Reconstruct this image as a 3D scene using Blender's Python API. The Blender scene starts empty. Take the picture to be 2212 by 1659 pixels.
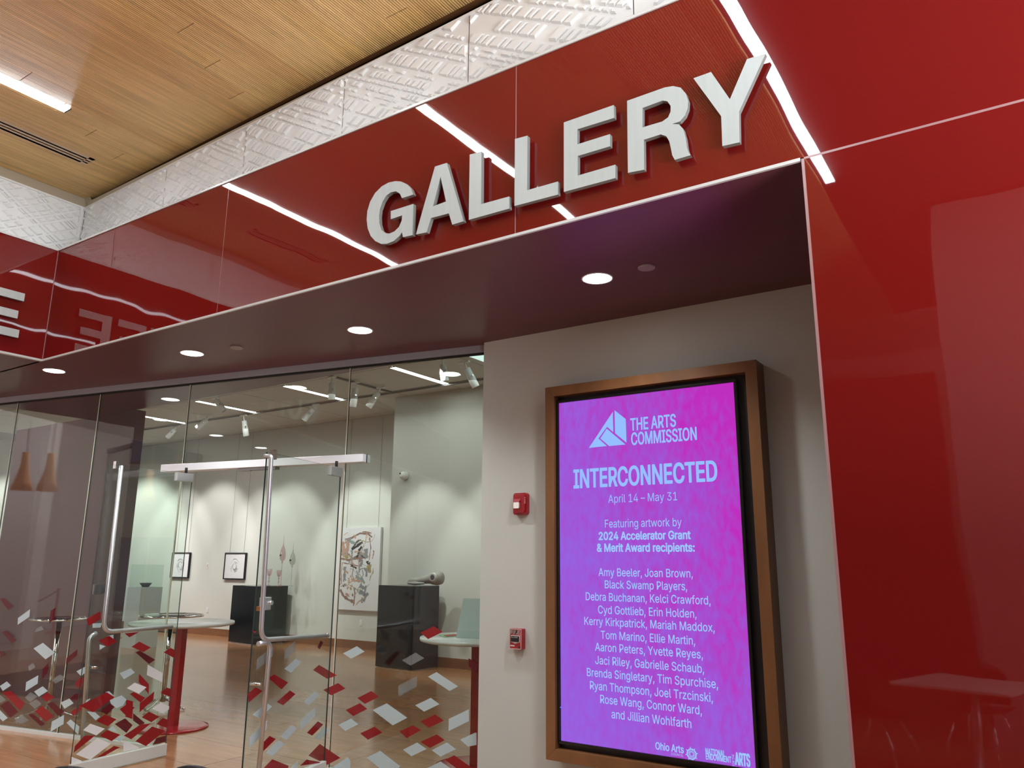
import bpy, bmesh, math, random
from mathutils import Vector, Matrix
from mathutils.geometry import tessellate_polygon
random.seed(7)
PI = math.pi
scn = bpy.context.scene
C = scn.collection

# ------------------------------------------------------------------ camera
IW, IH, FPX = 2212.0, 1659.0, 1682.2
yaw, pitch, roll = math.radians(33.646), math.radians(12.9465), math.radians(0.4315)
FWD = Vector((-math.sin(yaw) * math.cos(pitch), math.cos(yaw) * math.cos(pitch), math.sin(pitch)))
r0 = Vector((math.cos(yaw), math.sin(yaw), 0)); u0 = r0.cross(FWD)
RT = r0 * math.cos(roll) + u0 * math.sin(roll)
UP = u0 * math.cos(roll) - r0 * math.sin(roll)
CP = Vector((0, 0, 1.6))
cam = bpy.data.cameras.new('camera'); cam.sensor_width = 36.0; cam.lens = FPX / IW * 36.0
cam.clip_start = 0.05; cam.clip_end = 200
camo = bpy.data.objects.new('camera', cam); C.objects.link(camo)
m = Matrix((RT, UP, -FWD)).transposed().to_4x4(); m.translation = CP
camo.matrix_world = m
scn.camera = camo

# ------------------------------------------------------------------ world, exposure
scn.view_settings.view_transform = 'Standard'
scn.view_settings.look = 'None'
scn.view_settings.exposure = 0.0
scn.view_settings.gamma = 1.0
scn.view_settings.use_curve_mapping = False
w = bpy.data.worlds.new('world'); scn.world = w; w.use_nodes = True
w.node_tree.nodes['Background'].inputs[0].default_value = (0.9, 0.93, 1.0, 1)
w.node_tree.nodes['Background'].inputs[1].default_value = 0.03

STRIP_E, DOWN_E, GAL_E, SPOT_W = 46.0, 30.0, 18.0, 230.0

def area_lamp(name, loc, sx, sy, watts, col=(.95, .98, 1), rot=(0, 0, 0)):
    l = bpy.data.lights.new(name, 'AREA'); l.shape = 'RECTANGLE'; l.size = sx; l.size_y = sy
    l.energy = watts; l.color = col
    o = bpy.data.objects.new(name, l); C.objects.link(o); o.location = loc; o.rotation_euler = rot
    return o
def spot_lamp(name, loc, target, watts, deg, blend=.6, col=(.95, .98, .97), rad=.04):
    l = bpy.data.lights.new(name, 'SPOT'); l.energy = watts; l.spot_size = math.radians(deg)
    l.spot_blend = blend; l.color = col; l.shadow_soft_size = rad
    o = bpy.data.objects.new(name, l); C.objects.link(o); o.location = loc
    d = Vector(target) - Vector(loc)
    o.rotation_euler = d.to_track_quat('-Z', 'Y').to_euler()
    return o

# ------------------------------------------------------------------ pixel rays onto real planes
def ray(px, py):
    return FWD + RT * ((px - IW / 2) / FPX) - UP * ((py - IH / 2) / FPX)
def onY(px, py, Y):
    d = ray(px, py); return CP + d * (Y / d.y)
def onX(px, py, X):
    d = ray(px, py); return CP + d * (X / d.x)
def onZ(px, py, Z):
    d = ray(px, py); return CP + d * ((Z - CP.z) / d.z)
def onP(px, py, p0, n):
    d = ray(px, py); return CP + d * ((Vector(p0) - CP).dot(n) / d.dot(n))
GA = math.radians(10.73)
GD = Vector((math.cos(GA), math.sin(GA), 0)); GN = Vector((-math.sin(GA), math.cos(GA), 0))
GM = Vector((-8.194, 4.081, 0))
def onG(px, py): return onP(px, py, GM, GN)
def gl(s, off=0, z=0):
    """point on the storefront line: s = world X of the line, off = distance behind it"""
    p = GM + GD * ((s - GM.x) / GD.x) + GN * off
    return Vector((p.x, p.y, z))
def mirG(p):
    return p - GN * (2 * (p - GM).dot(GN))

# ------------------------------------------------------------------ materials
def mat(name, col, rough=.5, metal=0, spec=.5, ior=1.5, bump=None, var=None, emit=None, estr=0, coat=0, coat_rough=.05):
    m = bpy.data.materials.new(name); m.use_nodes = True
    nt = m.node_tree; b = nt.nodes['Principled BSDF']
    b.inputs['Base Color'].default_value = (*col, 1); b.inputs['Roughness'].default_value = rough
    b.inputs['Metallic'].default_value = metal; b.inputs['IOR'].default_value = ior
    b.inputs['Specular IOR Level'].default_value = spec
    b.inputs['Coat Weight'].default_value = coat; b.inputs['Coat Roughness'].default_value = coat_rough
    tc = nt.nodes.new('ShaderNodeTexCoord')
    if var:
        sc, amt, stretch = var
        mp = nt.nodes.new('ShaderNodeMapping'); mp.inputs['Scale'].default_value = stretch
        n = nt.nodes.new('ShaderNodeTexNoise'); n.inputs['Scale'].default_value = sc; n.inputs['Detail'].default_value = 5
        hs = nt.nodes.new('ShaderNodeMapRange'); hs.inputs[1].default_value = .3; hs.inputs[2].default_value = .7
        hs.inputs[3].default_value = 1 - amt; hs.inputs[4].default_value = 1 + amt
        mx = nt.nodes.new('ShaderNodeVectorMath'); mx.operation = 'SCALE'; mx.inputs[0].default_value = col
        nt.links.new(tc.outputs['Object'], mp.inputs[0]); nt.links.new(mp.outputs[0], n.inputs[0])
        nt.links.new(n.outputs[0], hs.inputs[0]); nt.links.new(hs.outputs[0], mx.inputs['Scale'])
        nt.links.new(mx.outputs[0], b.inputs['Base Color'])
    if bump:
        sc, st = bump
        n2 = nt.nodes.new('ShaderNodeTexNoise'); n2.inputs['Scale'].default_value = sc; n2.inputs['Detail'].default_value = 2
        bp = nt.nodes.new('ShaderNodeBump'); bp.inputs['Strength'].default_value = 1; bp.inputs['Distance'].default_value = st
        nt.links.new(tc.outputs['Object'], n2.inputs[0]); nt.links.new(n2.outputs[0], bp.inputs['Height'])
        nt.links.new(bp.outputs[0], b.inputs['Normal'])
    if emit:
        b.inputs['Emission Color'].default_value = (*emit, 1); b.inputs['Emission Strength'].default_value = estr
    return m
def emis(name, col, s):
    m = bpy.data.materials.new(name); m.use_nodes = True; nt = m.node_tree; nt.nodes.clear()
    e = nt.nodes.new('ShaderNodeEmission'); e.inputs[0].default_value = (*col, 1); e.inputs[1].default_value = s
    o = nt.nodes.new('ShaderNodeOutputMaterial'); nt.links.new(e.outputs[0], o.inputs[0]); return m
def glass(name, tint, f0=.045, base=None, alpha=0.0):
    """thin architectural pane: see-through with a Schlick reflection"""
    m = bpy.data.materials.new(name); m.use_nodes = True; nt = m.node_tree; nt.nodes.clear()
    lw = nt.nodes.new('ShaderNodeLayerWeight'); lw.inputs['Blend'].default_value = .5
    p = nt.nodes.new('ShaderNodeMath'); p.operation = 'POWER'; p.inputs[1].default_value = 5
    s = nt.nodes.new('ShaderNodeMath'); s.operation = 'MULTIPLY_ADD'; s.inputs[1].default_value = 1 - f0; s.inputs[2].default_value = f0
    t = nt.nodes.new('ShaderNodeBsdfTransparent'); t.inputs[0].default_value = (*tint, 1)
    g = nt.nodes.new('ShaderNodeBsdfGlossy'); g.inputs['Roughness'].default_value = 0.0
    mx = nt.nodes.new('ShaderNodeMixShader'); o = nt.nodes.new('ShaderNodeOutputMaterial')
    nt.links.new(lw.outputs['Facing'], p.inputs[0]); nt.links.new(p.outputs[0], s.inputs[0])
    nt.links.new(s.outputs[0], mx.inputs[0]); nt.links.new(g.outputs[0], mx.inputs[2])
    if base:
        d = nt.nodes.new('ShaderNodeBsdfDiffuse'); d.inputs[0].default_value = (*base, 1)
        m2 = nt.nodes.new('ShaderNodeMixShader'); m2.inputs[0].default_value = alpha
        nt.links.new(t.outputs[0], m2.inputs[1]); nt.links.new(d.outputs[0], m2.inputs[2])
        nt.links.new(m2.outputs[0], mx.inputs[1])
    else:
        nt.links.new(t.outputs[0], mx.inputs[1])
    nt.links.new(mx.outputs[0], o.inputs[0]); return m

M = {}
M['red_glass'] = mat('red_back_painted_glass', (.165, .0080, .0065), rough=.018, ior=1.60, bump=(.9, .006))
M['seam'] = mat('panel_edge', (.36, .20, .20), rough=.25, ior=1.6)
M['trim_white'] = mat('white_aluminium_trim', (.62, .62, .60), rough=.3)
M['soffit'] = mat('maroon_soffit_paint', (.135, .036, .048), rough=.34, spec=.35, ior=1.45, var=(1.2, .06, (1, 1, 1)))
M['maroon_wall'] = mat('maroon_wall_gloss', (.10, .03, .04), rough=.04, ior=2.0)
M['wall'] = mat('warm_white_wall_paint', (.55, .565, .53), rough=.75, bump=(260, .0006), var=(3, .015, (1, 1, 1)))
M['gallery_wall'] = mat('gallery_wall_paint', (.64, .66, .62), rough=.8, bump=(240, .0005))
M['pale_wall'] = mat('pale_wall_paint', (.66, .62, .60), rough=.8)
M['flange'] = mat('pale_vent_flange', (.62, .45, .30), rough=.5)
M['grey_wall'] = mat('grey_column_paint', (.26, .25, .24), rough=.8)
M['cream'] = mat('cream_paint', (.52, .47, .37), rough=.7)
M['relief'] = mat('white_relief_panel', (.84, .85, .85), rough=.4, var=(2, .02, (1, 1, 1)))
M['black'] = mat('black_void', (.008, .008, .009), rough=.8)
M['black_gloss'] = mat('black_lacquer', (.008, .010, .014), rough=.14, ior=1.42)
M['steel'] = mat('brushed_steel', (.62, .64, .66), rough=.36, metal=.8)
M['steel_dark'] = mat('dark_steel', (.30, .30, .31), rough=.3, metal=1)
M['chrome'] = mat('chrome', (.82, .82, .82), rough=.06, metal=1)
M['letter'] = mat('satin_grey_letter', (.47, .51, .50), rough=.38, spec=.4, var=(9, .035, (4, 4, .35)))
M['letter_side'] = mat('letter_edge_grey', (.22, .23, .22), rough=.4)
M['head_bar'] = mat('grey_head_channel', (.34, .35, .39), rough=.4, metal=.1)
M['header'] = mat('white_steel_header', (.80, .81, .86), rough=.3, metal=.1)
M['glass'] = glass('clear_glass', (.93, .972, .95))
M['glass_edge'] = mat('green_glass_edge', (.015, .04, .04), rough=.1, ior=1.5)
M['glass_edge_pale'] = mat('pale_glass_edge', (.60, .60, .48), rough=.12, ior=1.6)  # pale beige tone used on the silicone joints
M['film_red'] = glass('red_film', (.3, .05, .05), base=(.34, .02, .025), alpha=.82)
M['film_dark'] = glass('dark_red_film', (.6, .3, .3), base=(.16, .02, .03), alpha=.62)
M['film_white'] = glass('frosted_film', (.8, .85, .85), base=(.58, .70, .74), alpha=.82)
M['film_grey'] = glass('faint_frosted_film', (.85, .88, .88), base=(.42, .45, .46), alpha=.28)
M['film_bright'] = glass('white_film', (.9, .9, .9), base=(.80, .80, .82), alpha=.95)
M['red_paint'] = mat('red_powder_coat', (.36, .008, .015), rough=.16, ior=1.6)
M['table_top'] = mat('white_laminate', (.62, .62, .60), rough=.22)
M['clear_top'] = glass('clear_table_top', (.9, .95, .93), f0=.08)
M['plaster'] = mat('white_plaster_plinth', (.62, .66, .66), rough=.6)
M['tile'] = mat('gallery_ceiling_tile', (.64, .62, .57), rough=.9, bump=(300, .0006))
M['track'] = mat('grey_ceiling_grid', (.22, .21, .20), rough=.5)
M['lamp_white'] = mat('white_lamp_housing', (.82, .83, .82), rough=.35)
M['e_strip'] = emis('linear_light_diffuser', (.86, .94, 1.0), STRIP_E)
M['e_down'] = emis('downlight_lens', (1, .97, .92), DOWN_E)
M['e_gal'] = emis('gallery_light_diffuser', (.98, 1.0, .97), GAL_E)
M['e_panel'] = emis('skylight_panel', (.75, .95, .88), 1.1)
M['e_lens'] = emis('spot_lens', (1, .97, .9), 4)
M['disc'] = mat('grey_speaker_disc', (.34, .28, .28), rough=.5)
M['frame_wood'] = mat('stained_maple', (.22, .095, .035), rough=.35, var=(5, .22, (1, 1, .25)))
M['base_wood'] = mat('wood_baseboard', (.22, .095, .045), rough=.35, var=(6, .15, (.3, .3, 2)))
M['fire_red'] = mat('fire_alarm_red', (.36, .012, .02), rough=.3)
M['white_print'] = mat('white_print', (.75, .73, .70), rough=.5)
M['paper'] = mat('white_paper', (.72, .73, .76), rough=.7)
M['ink'] = mat('ink', (.05, .05, .06), rough=.8)
M['ink_grey'] = mat('grey_pencil', (.28, .29, .28), rough=.8)
M['stone'] = mat('grey_ceramic', (.30, .29, .27), rough=.55)
M['pinkglass'] = glass('pink_blown_glass', (.93, .80, .82), f0=.12, base=(.7, .5, .52), alpha=.16)
M['paleglass'] = glass('pale_blown_glass', (.85, .88, .85), f0=.12, base=(.5, .55, .52), alpha=.22)
M['plastic_black'] = mat('black_chair_shell', (.012, .013, .016), rough=.3)
M['red_shell'] = mat('dark_red_chair_shell', (.05, .006, .008), rough=.3)
M['pendant'] = mat('birch_slat_shade', (.85, .46, .2), rough=.5, var=(40, .25, (1, 1, .02)), emit=(.8, .36, .13), estr=.55)  # emission stands in for bulb light coming through the slats
M['acrylic'] = glass('frosted_acrylic', (.8, .88, .86), base=(.58, .66, .64), alpha=.72)
M['rope'] = mat('red_velvet_rope', (.25, .02, .03), rough=.9)
M['pane_blue'] = emis('dusk_window', (.18, .22, .45), .5)
M['pot_red'] = mat('red_card', (.42, .03, .03), rough=.6)
M['card_green'] = mat('green_card', (.25, .5, .22), rough=.6)

def wood_ceiling_mat(i, base):
    m = mat('fluted_wood_%d' % i, base, rough=.30, ior=1.5)
    nt = m.node_tree; b = nt.nodes['Principled BSDF']
    tc = nt.nodes.new('ShaderNodeTexCoord'); sp = nt.nodes.new('ShaderNodeSeparateXYZ')
    nt.links.new(tc.outputs['Object'], sp.inputs[0])
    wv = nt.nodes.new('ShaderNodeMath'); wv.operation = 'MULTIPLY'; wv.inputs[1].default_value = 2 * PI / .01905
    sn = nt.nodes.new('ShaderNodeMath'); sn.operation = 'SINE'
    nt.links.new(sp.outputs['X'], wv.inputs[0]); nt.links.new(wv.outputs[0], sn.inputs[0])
    mp = nt.nodes.new('ShaderNodeMapping'); mp.inputs['Scale'].default_value = (14, .7, 1)
    n = nt.nodes.new('ShaderNodeTexNoise'); n.inputs['Scale'].default_value = 2.2; n.inputs['Detail'].default_value = 6
    nt.links.new(tc.outputs['Object'], mp.inputs[0]); nt.links.new(mp.outputs[0], n.inputs[0])
    mr = nt.nodes.new('ShaderNodeMapRange'); mr.inputs[1].default_value = .3; mr.inputs[2].default_value = .7
    mr.inputs[3].default_value = .74; mr.inputs[4].default_value = 1.12
    nt.links.new(n.outputs[0], mr.inputs[0])
    gr = nt.nodes.new('ShaderNodeMapRange'); gr.inputs[1].default_value = -1; gr.inputs[2].default_value = -.25  # groove shade put into the colour, darker at the flute bottoms
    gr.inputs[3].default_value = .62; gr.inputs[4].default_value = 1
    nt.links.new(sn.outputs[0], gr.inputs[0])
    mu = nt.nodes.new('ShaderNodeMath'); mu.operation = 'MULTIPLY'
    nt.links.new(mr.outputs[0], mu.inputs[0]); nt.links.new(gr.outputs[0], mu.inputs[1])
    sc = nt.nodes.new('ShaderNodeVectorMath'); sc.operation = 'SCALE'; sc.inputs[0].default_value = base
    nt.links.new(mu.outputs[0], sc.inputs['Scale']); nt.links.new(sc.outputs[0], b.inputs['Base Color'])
    bp = nt.nodes.new('ShaderNodeBump'); bp.inputs['Distance'].default_value = .0012
    nt.links.new(sn.outputs[0], bp.inputs['Height']); nt.links.new(bp.outputs[0], b.inputs['Normal'])
    return m
WOODC = [wood_ceiling_mat(i, c) for i, c in enumerate([(.86, .56, .235), (.90, .60, .26), (.80, .50, .205), (.88, .57, .225)])]
def floor_mat(i, base):
    m = mat('floor_wood_%d' % i, base, rough=.16, ior=1.5, var=(2.0, .16, (.6, 9, 1)))
    return m
FLOORM = [floor_mat(i, c) for i, c in enumerate([(.36, .175, .085), (.39, .19, .095), (.33, .158, .075), (.37, .185, .09)])]

def screen_mat():
    m = bpy.data.materials.new('lit_screen_print'); m.use_nodes = True; nt = m.node_tree; nt.nodes.clear()
    tc = nt.nodes.new('ShaderNodeTexCoord')
    def noise(scale, st, rot=0, det=6, dist=0):
        mp = nt.nodes.new('ShaderNodeMapping'); mp.inputs['Scale'].default_value = st; mp.inputs['Rotation'].default_value = (0, rot, 0)
        n = nt.nodes.new('ShaderNodeTexNoise'); n.inputs['Scale'].default_value = scale; n.inputs['Detail'].default_value = det
        n.inputs['Distortion'].default_value = dist
        nt.links.new(tc.outputs['Object'], mp.inputs[0]); nt.links.new(mp.outputs[0], n.inputs[0]); return n
    sp = nt.nodes.new('ShaderNodeSeparateXYZ'); nt.links.new(tc.outputs['Object'], sp.inputs[0])
    # coloured ground: magenta towards the upper right, violet towards the lower left
    a = nt.nodes.new('ShaderNodeMath'); a.operation = 'MULTIPLY_ADD'; a.inputs[1].default_value = .34; a.inputs[2].default_value = .33
    nt.links.new(sp.outputs['X'], a.inputs[0])
    b = nt.nodes.new('ShaderNodeMath'); b.operation = 'MULTIPLY_ADD'; b.inputs[1].default_value = .17
    nt.links.new(sp.outputs['Z'], b.inputs[0]); nt.links.new(a.outputs[0], b.inputs[2])
    n1 = noise(1.7, (1, 1, .6), .5, 5, .6)
    c = nt.nodes.new('ShaderNodeMath'); c.operation = 'MULTIPLY_ADD'; c.inputs[1].default_value = 1.1
    nt.links.new(n1.outputs[0], c.inputs[0]); nt.links.new(b.outputs[0], c.inputs[2])
    n3 = noise(26, (1, 1, .45), -.5, 6, .3)
    e = nt.nodes.new('ShaderNodeMath'); e.operation = 'MULTIPLY_ADD'; e.inputs[1].default_value = .95
    nt.links.new(n3.outputs[0], e.inputs[0]); nt.links.new(c.outputs[0], e.inputs[2])
    cr = nt.nodes.new('ShaderNodeValToRGB'); el = cr.color_ramp.elements
    el[0].position = .55; el[0].color = (.31, .12, .74, 1)
    el[1].position = 1.0; el[1].color = (.52, .028, .52, 1)
    x = el.new(.80); x.color = (.38, .075, .62, 1)
    x = el.new(.72); x.color = (.35, .095, .68, 1)
    sub = nt.nodes.new('ShaderNodeMath'); sub.operation = 'MULTIPLY'; sub.inputs[1].default_value = .565
    nt.links.new(e.outputs[0], sub.inputs[0]); nt.links.new(sub.outputs[0], cr.inputs[0])
    em = nt.nodes.new('ShaderNodeEmission'); em.inputs[1].default_value = 1.0
    o = nt.nodes.new('ShaderNodeOutputMaterial')
    nt.links.new(cr.outputs[0], em.inputs[0]); nt.links.new(em.outputs[0], o.inputs[0]); return m
M['screen'] = screen_mat()
M['screen_text'] = emis('screen_lettering', (.30, .52, 1.0), 1.0)
M['screen_text2'] = emis('screen_small_lettering', (.33, .58, .98), 1.0)

# ------------------------------------------------------------------ mesh helpers
class MB:
    def __init__(s): s.v = []; s.f = []; s.mi = []; s.sm = []
    def add(s, vs, fs, mi=0, smooth=False):
        k = len(s.v); s.v += [Vector(v) for v in vs]
        for f in fs: s.f.append([k + i for i in f]); s.mi.append(mi); s.sm.append(smooth)
    def box(s, x0, x1, y0, y1, z0, z1, mi=0, M4=None):
        vs = [Vector((x, y, z)) for x in (x0, x1) for y in (y0, y1) for z in (z0, z1)]
        if M4: vs = [M4 @ v for v in vs]
        s.add(vs, [(0, 1, 3, 2), (4, 6, 7, 5), (0, 4, 5, 1), (2, 3, 7, 6), (0, 2, 6, 4), (1, 5, 7, 3)], mi)
    def obox(s, p, ax, ay, az, mi=0):
        """box from corner p with three edge vectors"""
        p = Vector(p); ax = Vector(ax); ay = Vector(ay); az = Vector(az)
        vs = [p + ax * i + ay * j + az * k for i in (0, 1) for j in (0, 1) for k in (0, 1)]
        s.add(vs, [(0, 1, 3, 2), (4, 6, 7, 5), (0, 4, 5, 1), (2, 3, 7, 6), (0, 2, 6, 4), (1, 5, 7, 3)], mi)
    def quad(s, a, b, c, d, mi=0): s.add([a, b, c, d], [(0, 1, 2, 3)], mi)
    def prism(s, loops, off, mi=0, mside=None):
        """flat polygon (first loop outline, others holes) extruded by vector off"""
        off = Vector(off); mside = mi if mside is None else mside
        flat = [Vector(v) for l in loops for v in l]; n = len(flat)
        tris = tessellate_polygon([[Vector(v) for v in l] for l in loops])
        k = len(s.v); s.v += flat + [v + off for v in flat]
        for t in tris:
            s.f.append([k + i for i in t]); s.mi.append(mi); s.sm.append(False)
            s.f.append([k + n + i for i in reversed(t)]); s.mi.append(mi); s.sm.append(False)
        c = 0
        for l in loops:
            L = len(l)
            for i in range(L):
                a, b = c + i, c + (i + 1) % L
                s.f.append([k + a, k + b, k + n + b, k + n + a]); s.mi.append(mside); s.sm.append(False)
            c += L
    def tube(s, pts, r, n=12, mi=0, cap=True):
        pts = [Vector(p) for p in pts]; rings = []
        rr = r if isinstance(r, (list, tuple)) else [r] * len(pts)
        t0 = (pts[1] - pts[0]).normalized()
        ref = Vector((0, 0, 1)) if abs(t0.z) < .9 else Vector((1, 0, 0))
        a = t0.cross(ref).normalized()
        k = len(s.v)
        for i, p in enumerate(pts):
            t = (pts[min(i + 1, len(pts) - 1)] - pts[max(i - 1, 0)]).normalized()
            a = (a - t * a.dot(t)).normalized(); b = t.cross(a)
            for j in range(n):
                an = 2 * PI * j / n; s.v.append(p + (a * math.cos(an) + b * math.sin(an)) * rr[i])
        for i in range(len(pts) - 1):
            for j in range(n):
                s.f.append([k + i * n + j, k + i * n + (j + 1) % n, k + (i + 1) * n + (j + 1) % n, k + (i + 1) * n + j]); s.mi.append(mi); s.sm.append(True)
        if cap:
            s.f.append([k + j for j in reversed(range(n))]); s.mi.append(mi); s.sm.append(False)
            q = k + (len(pts) - 1) * n
            s.f.append([q + j for j in range(n)]); s.mi.append(mi); s.sm.append(False)
    def lathe(s, c, prof, n=24, mi=0, sx=1, sy=1):
        """profile [(r,z)...] turned about the vertical through c"""
        c = Vector(c); k = len(s.v)
        for r, z in prof:
            for j in range(n):
                an = 2 * PI * j / n; s.v.append(c + Vector((r * sx * math.cos(an), r * sy * math.sin(an), z)))
        for i in range(len(prof) - 1):
            for j in range(n):
                s.f.append([k + i * n + j, k + i * n + (j + 1) % n, k + (i + 1) * n + (j + 1) % n, k + (i + 1) * n + j]); s.mi.append(mi); s.sm.append(True)
        if prof[0][0] > 1e-5: s.f.append([k + j for j in reversed(range(n))]); s.mi.append(mi); s.sm.append(False)
        if prof[-1][0] > 1e-5:
            q = k + (len(prof) - 1) * n; s.f.append([q + j for j in range(n)]); s.mi.append(mi); s.sm.append(False)
    def build(s, name, mats, parent=None, kind=None, label=None, cat=None, group=None, bevel=0):
        me = bpy.data.meshes.new(name)
        off = parent_world(parent)
        me.from_pydata([tuple(v - off) for v in s.v], [], s.f)
        for m_ in (mats if isinstance(mats, (list, tuple)) else [mats]): me.materials.append(m_)
        me.polygons.foreach_set('material_index', s.mi); me.polygons.foreach_set('use_smooth', s.sm)
        me.update()
        bm = bmesh.new(); bm.from_mesh(me); bmesh.ops.recalc_face_normals(bm, faces=bm.faces); bm.to_mesh(me); bm.free()
        o = bpy.data.objects.new(name, me); C.objects.link(o)
        if parent: o.parent = parent
        if bevel:
            b = o.modifiers.new('bevel', 'BEVEL'); b.width = bevel; b.segments = 2; b.limit_method = 'ANGLE'
        tag(o, label, cat, group, kind); return o
def parent_world(p):
    v = Vector((0, 0, 0))
    while p: v += p.location; p = p.parent
    return v
def tag(o, label=None, cat=None, group=None, kind=None):
    if label: o['label'] = label
    if cat: o['category'] = cat
    if group: o['group'] = group
    if kind: o['kind'] = kind
def empty(name, loc, label=None, cat=None, group=None, kind=None, parent=None):
    o = bpy.data.objects.new(name, None); C.objects.link(o); o.empty_display_size = .1
    o.location = Vector(loc) - parent_world(parent); o.parent = parent
    tag(o, label, cat, group, kind); return o
def box(name, x0, x1, y0, y1, z0, z1, m_, parent=None, **k):
    b = MB(); b.box(x0, x1, y0, y1, z0, z1); return b.build(name, m_, parent, **k)
def copy_tree(o, parent=None):
    c = o.copy(); C.objects.link(c)
    if parent: c.parent = parent
    for ch in list(o.children): copy_tree(ch, c)
    return c
def arc(c, r, a0, a1, n, ex, ey):
    return [Vector(c) + Vector(ex) * (r * math.cos(a0 + (a1 - a0) * i / n)) + Vector(ey) * (r * math.sin(a0 + (a1 - a0) * i / n)) for i in range(n + 1)]

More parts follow.
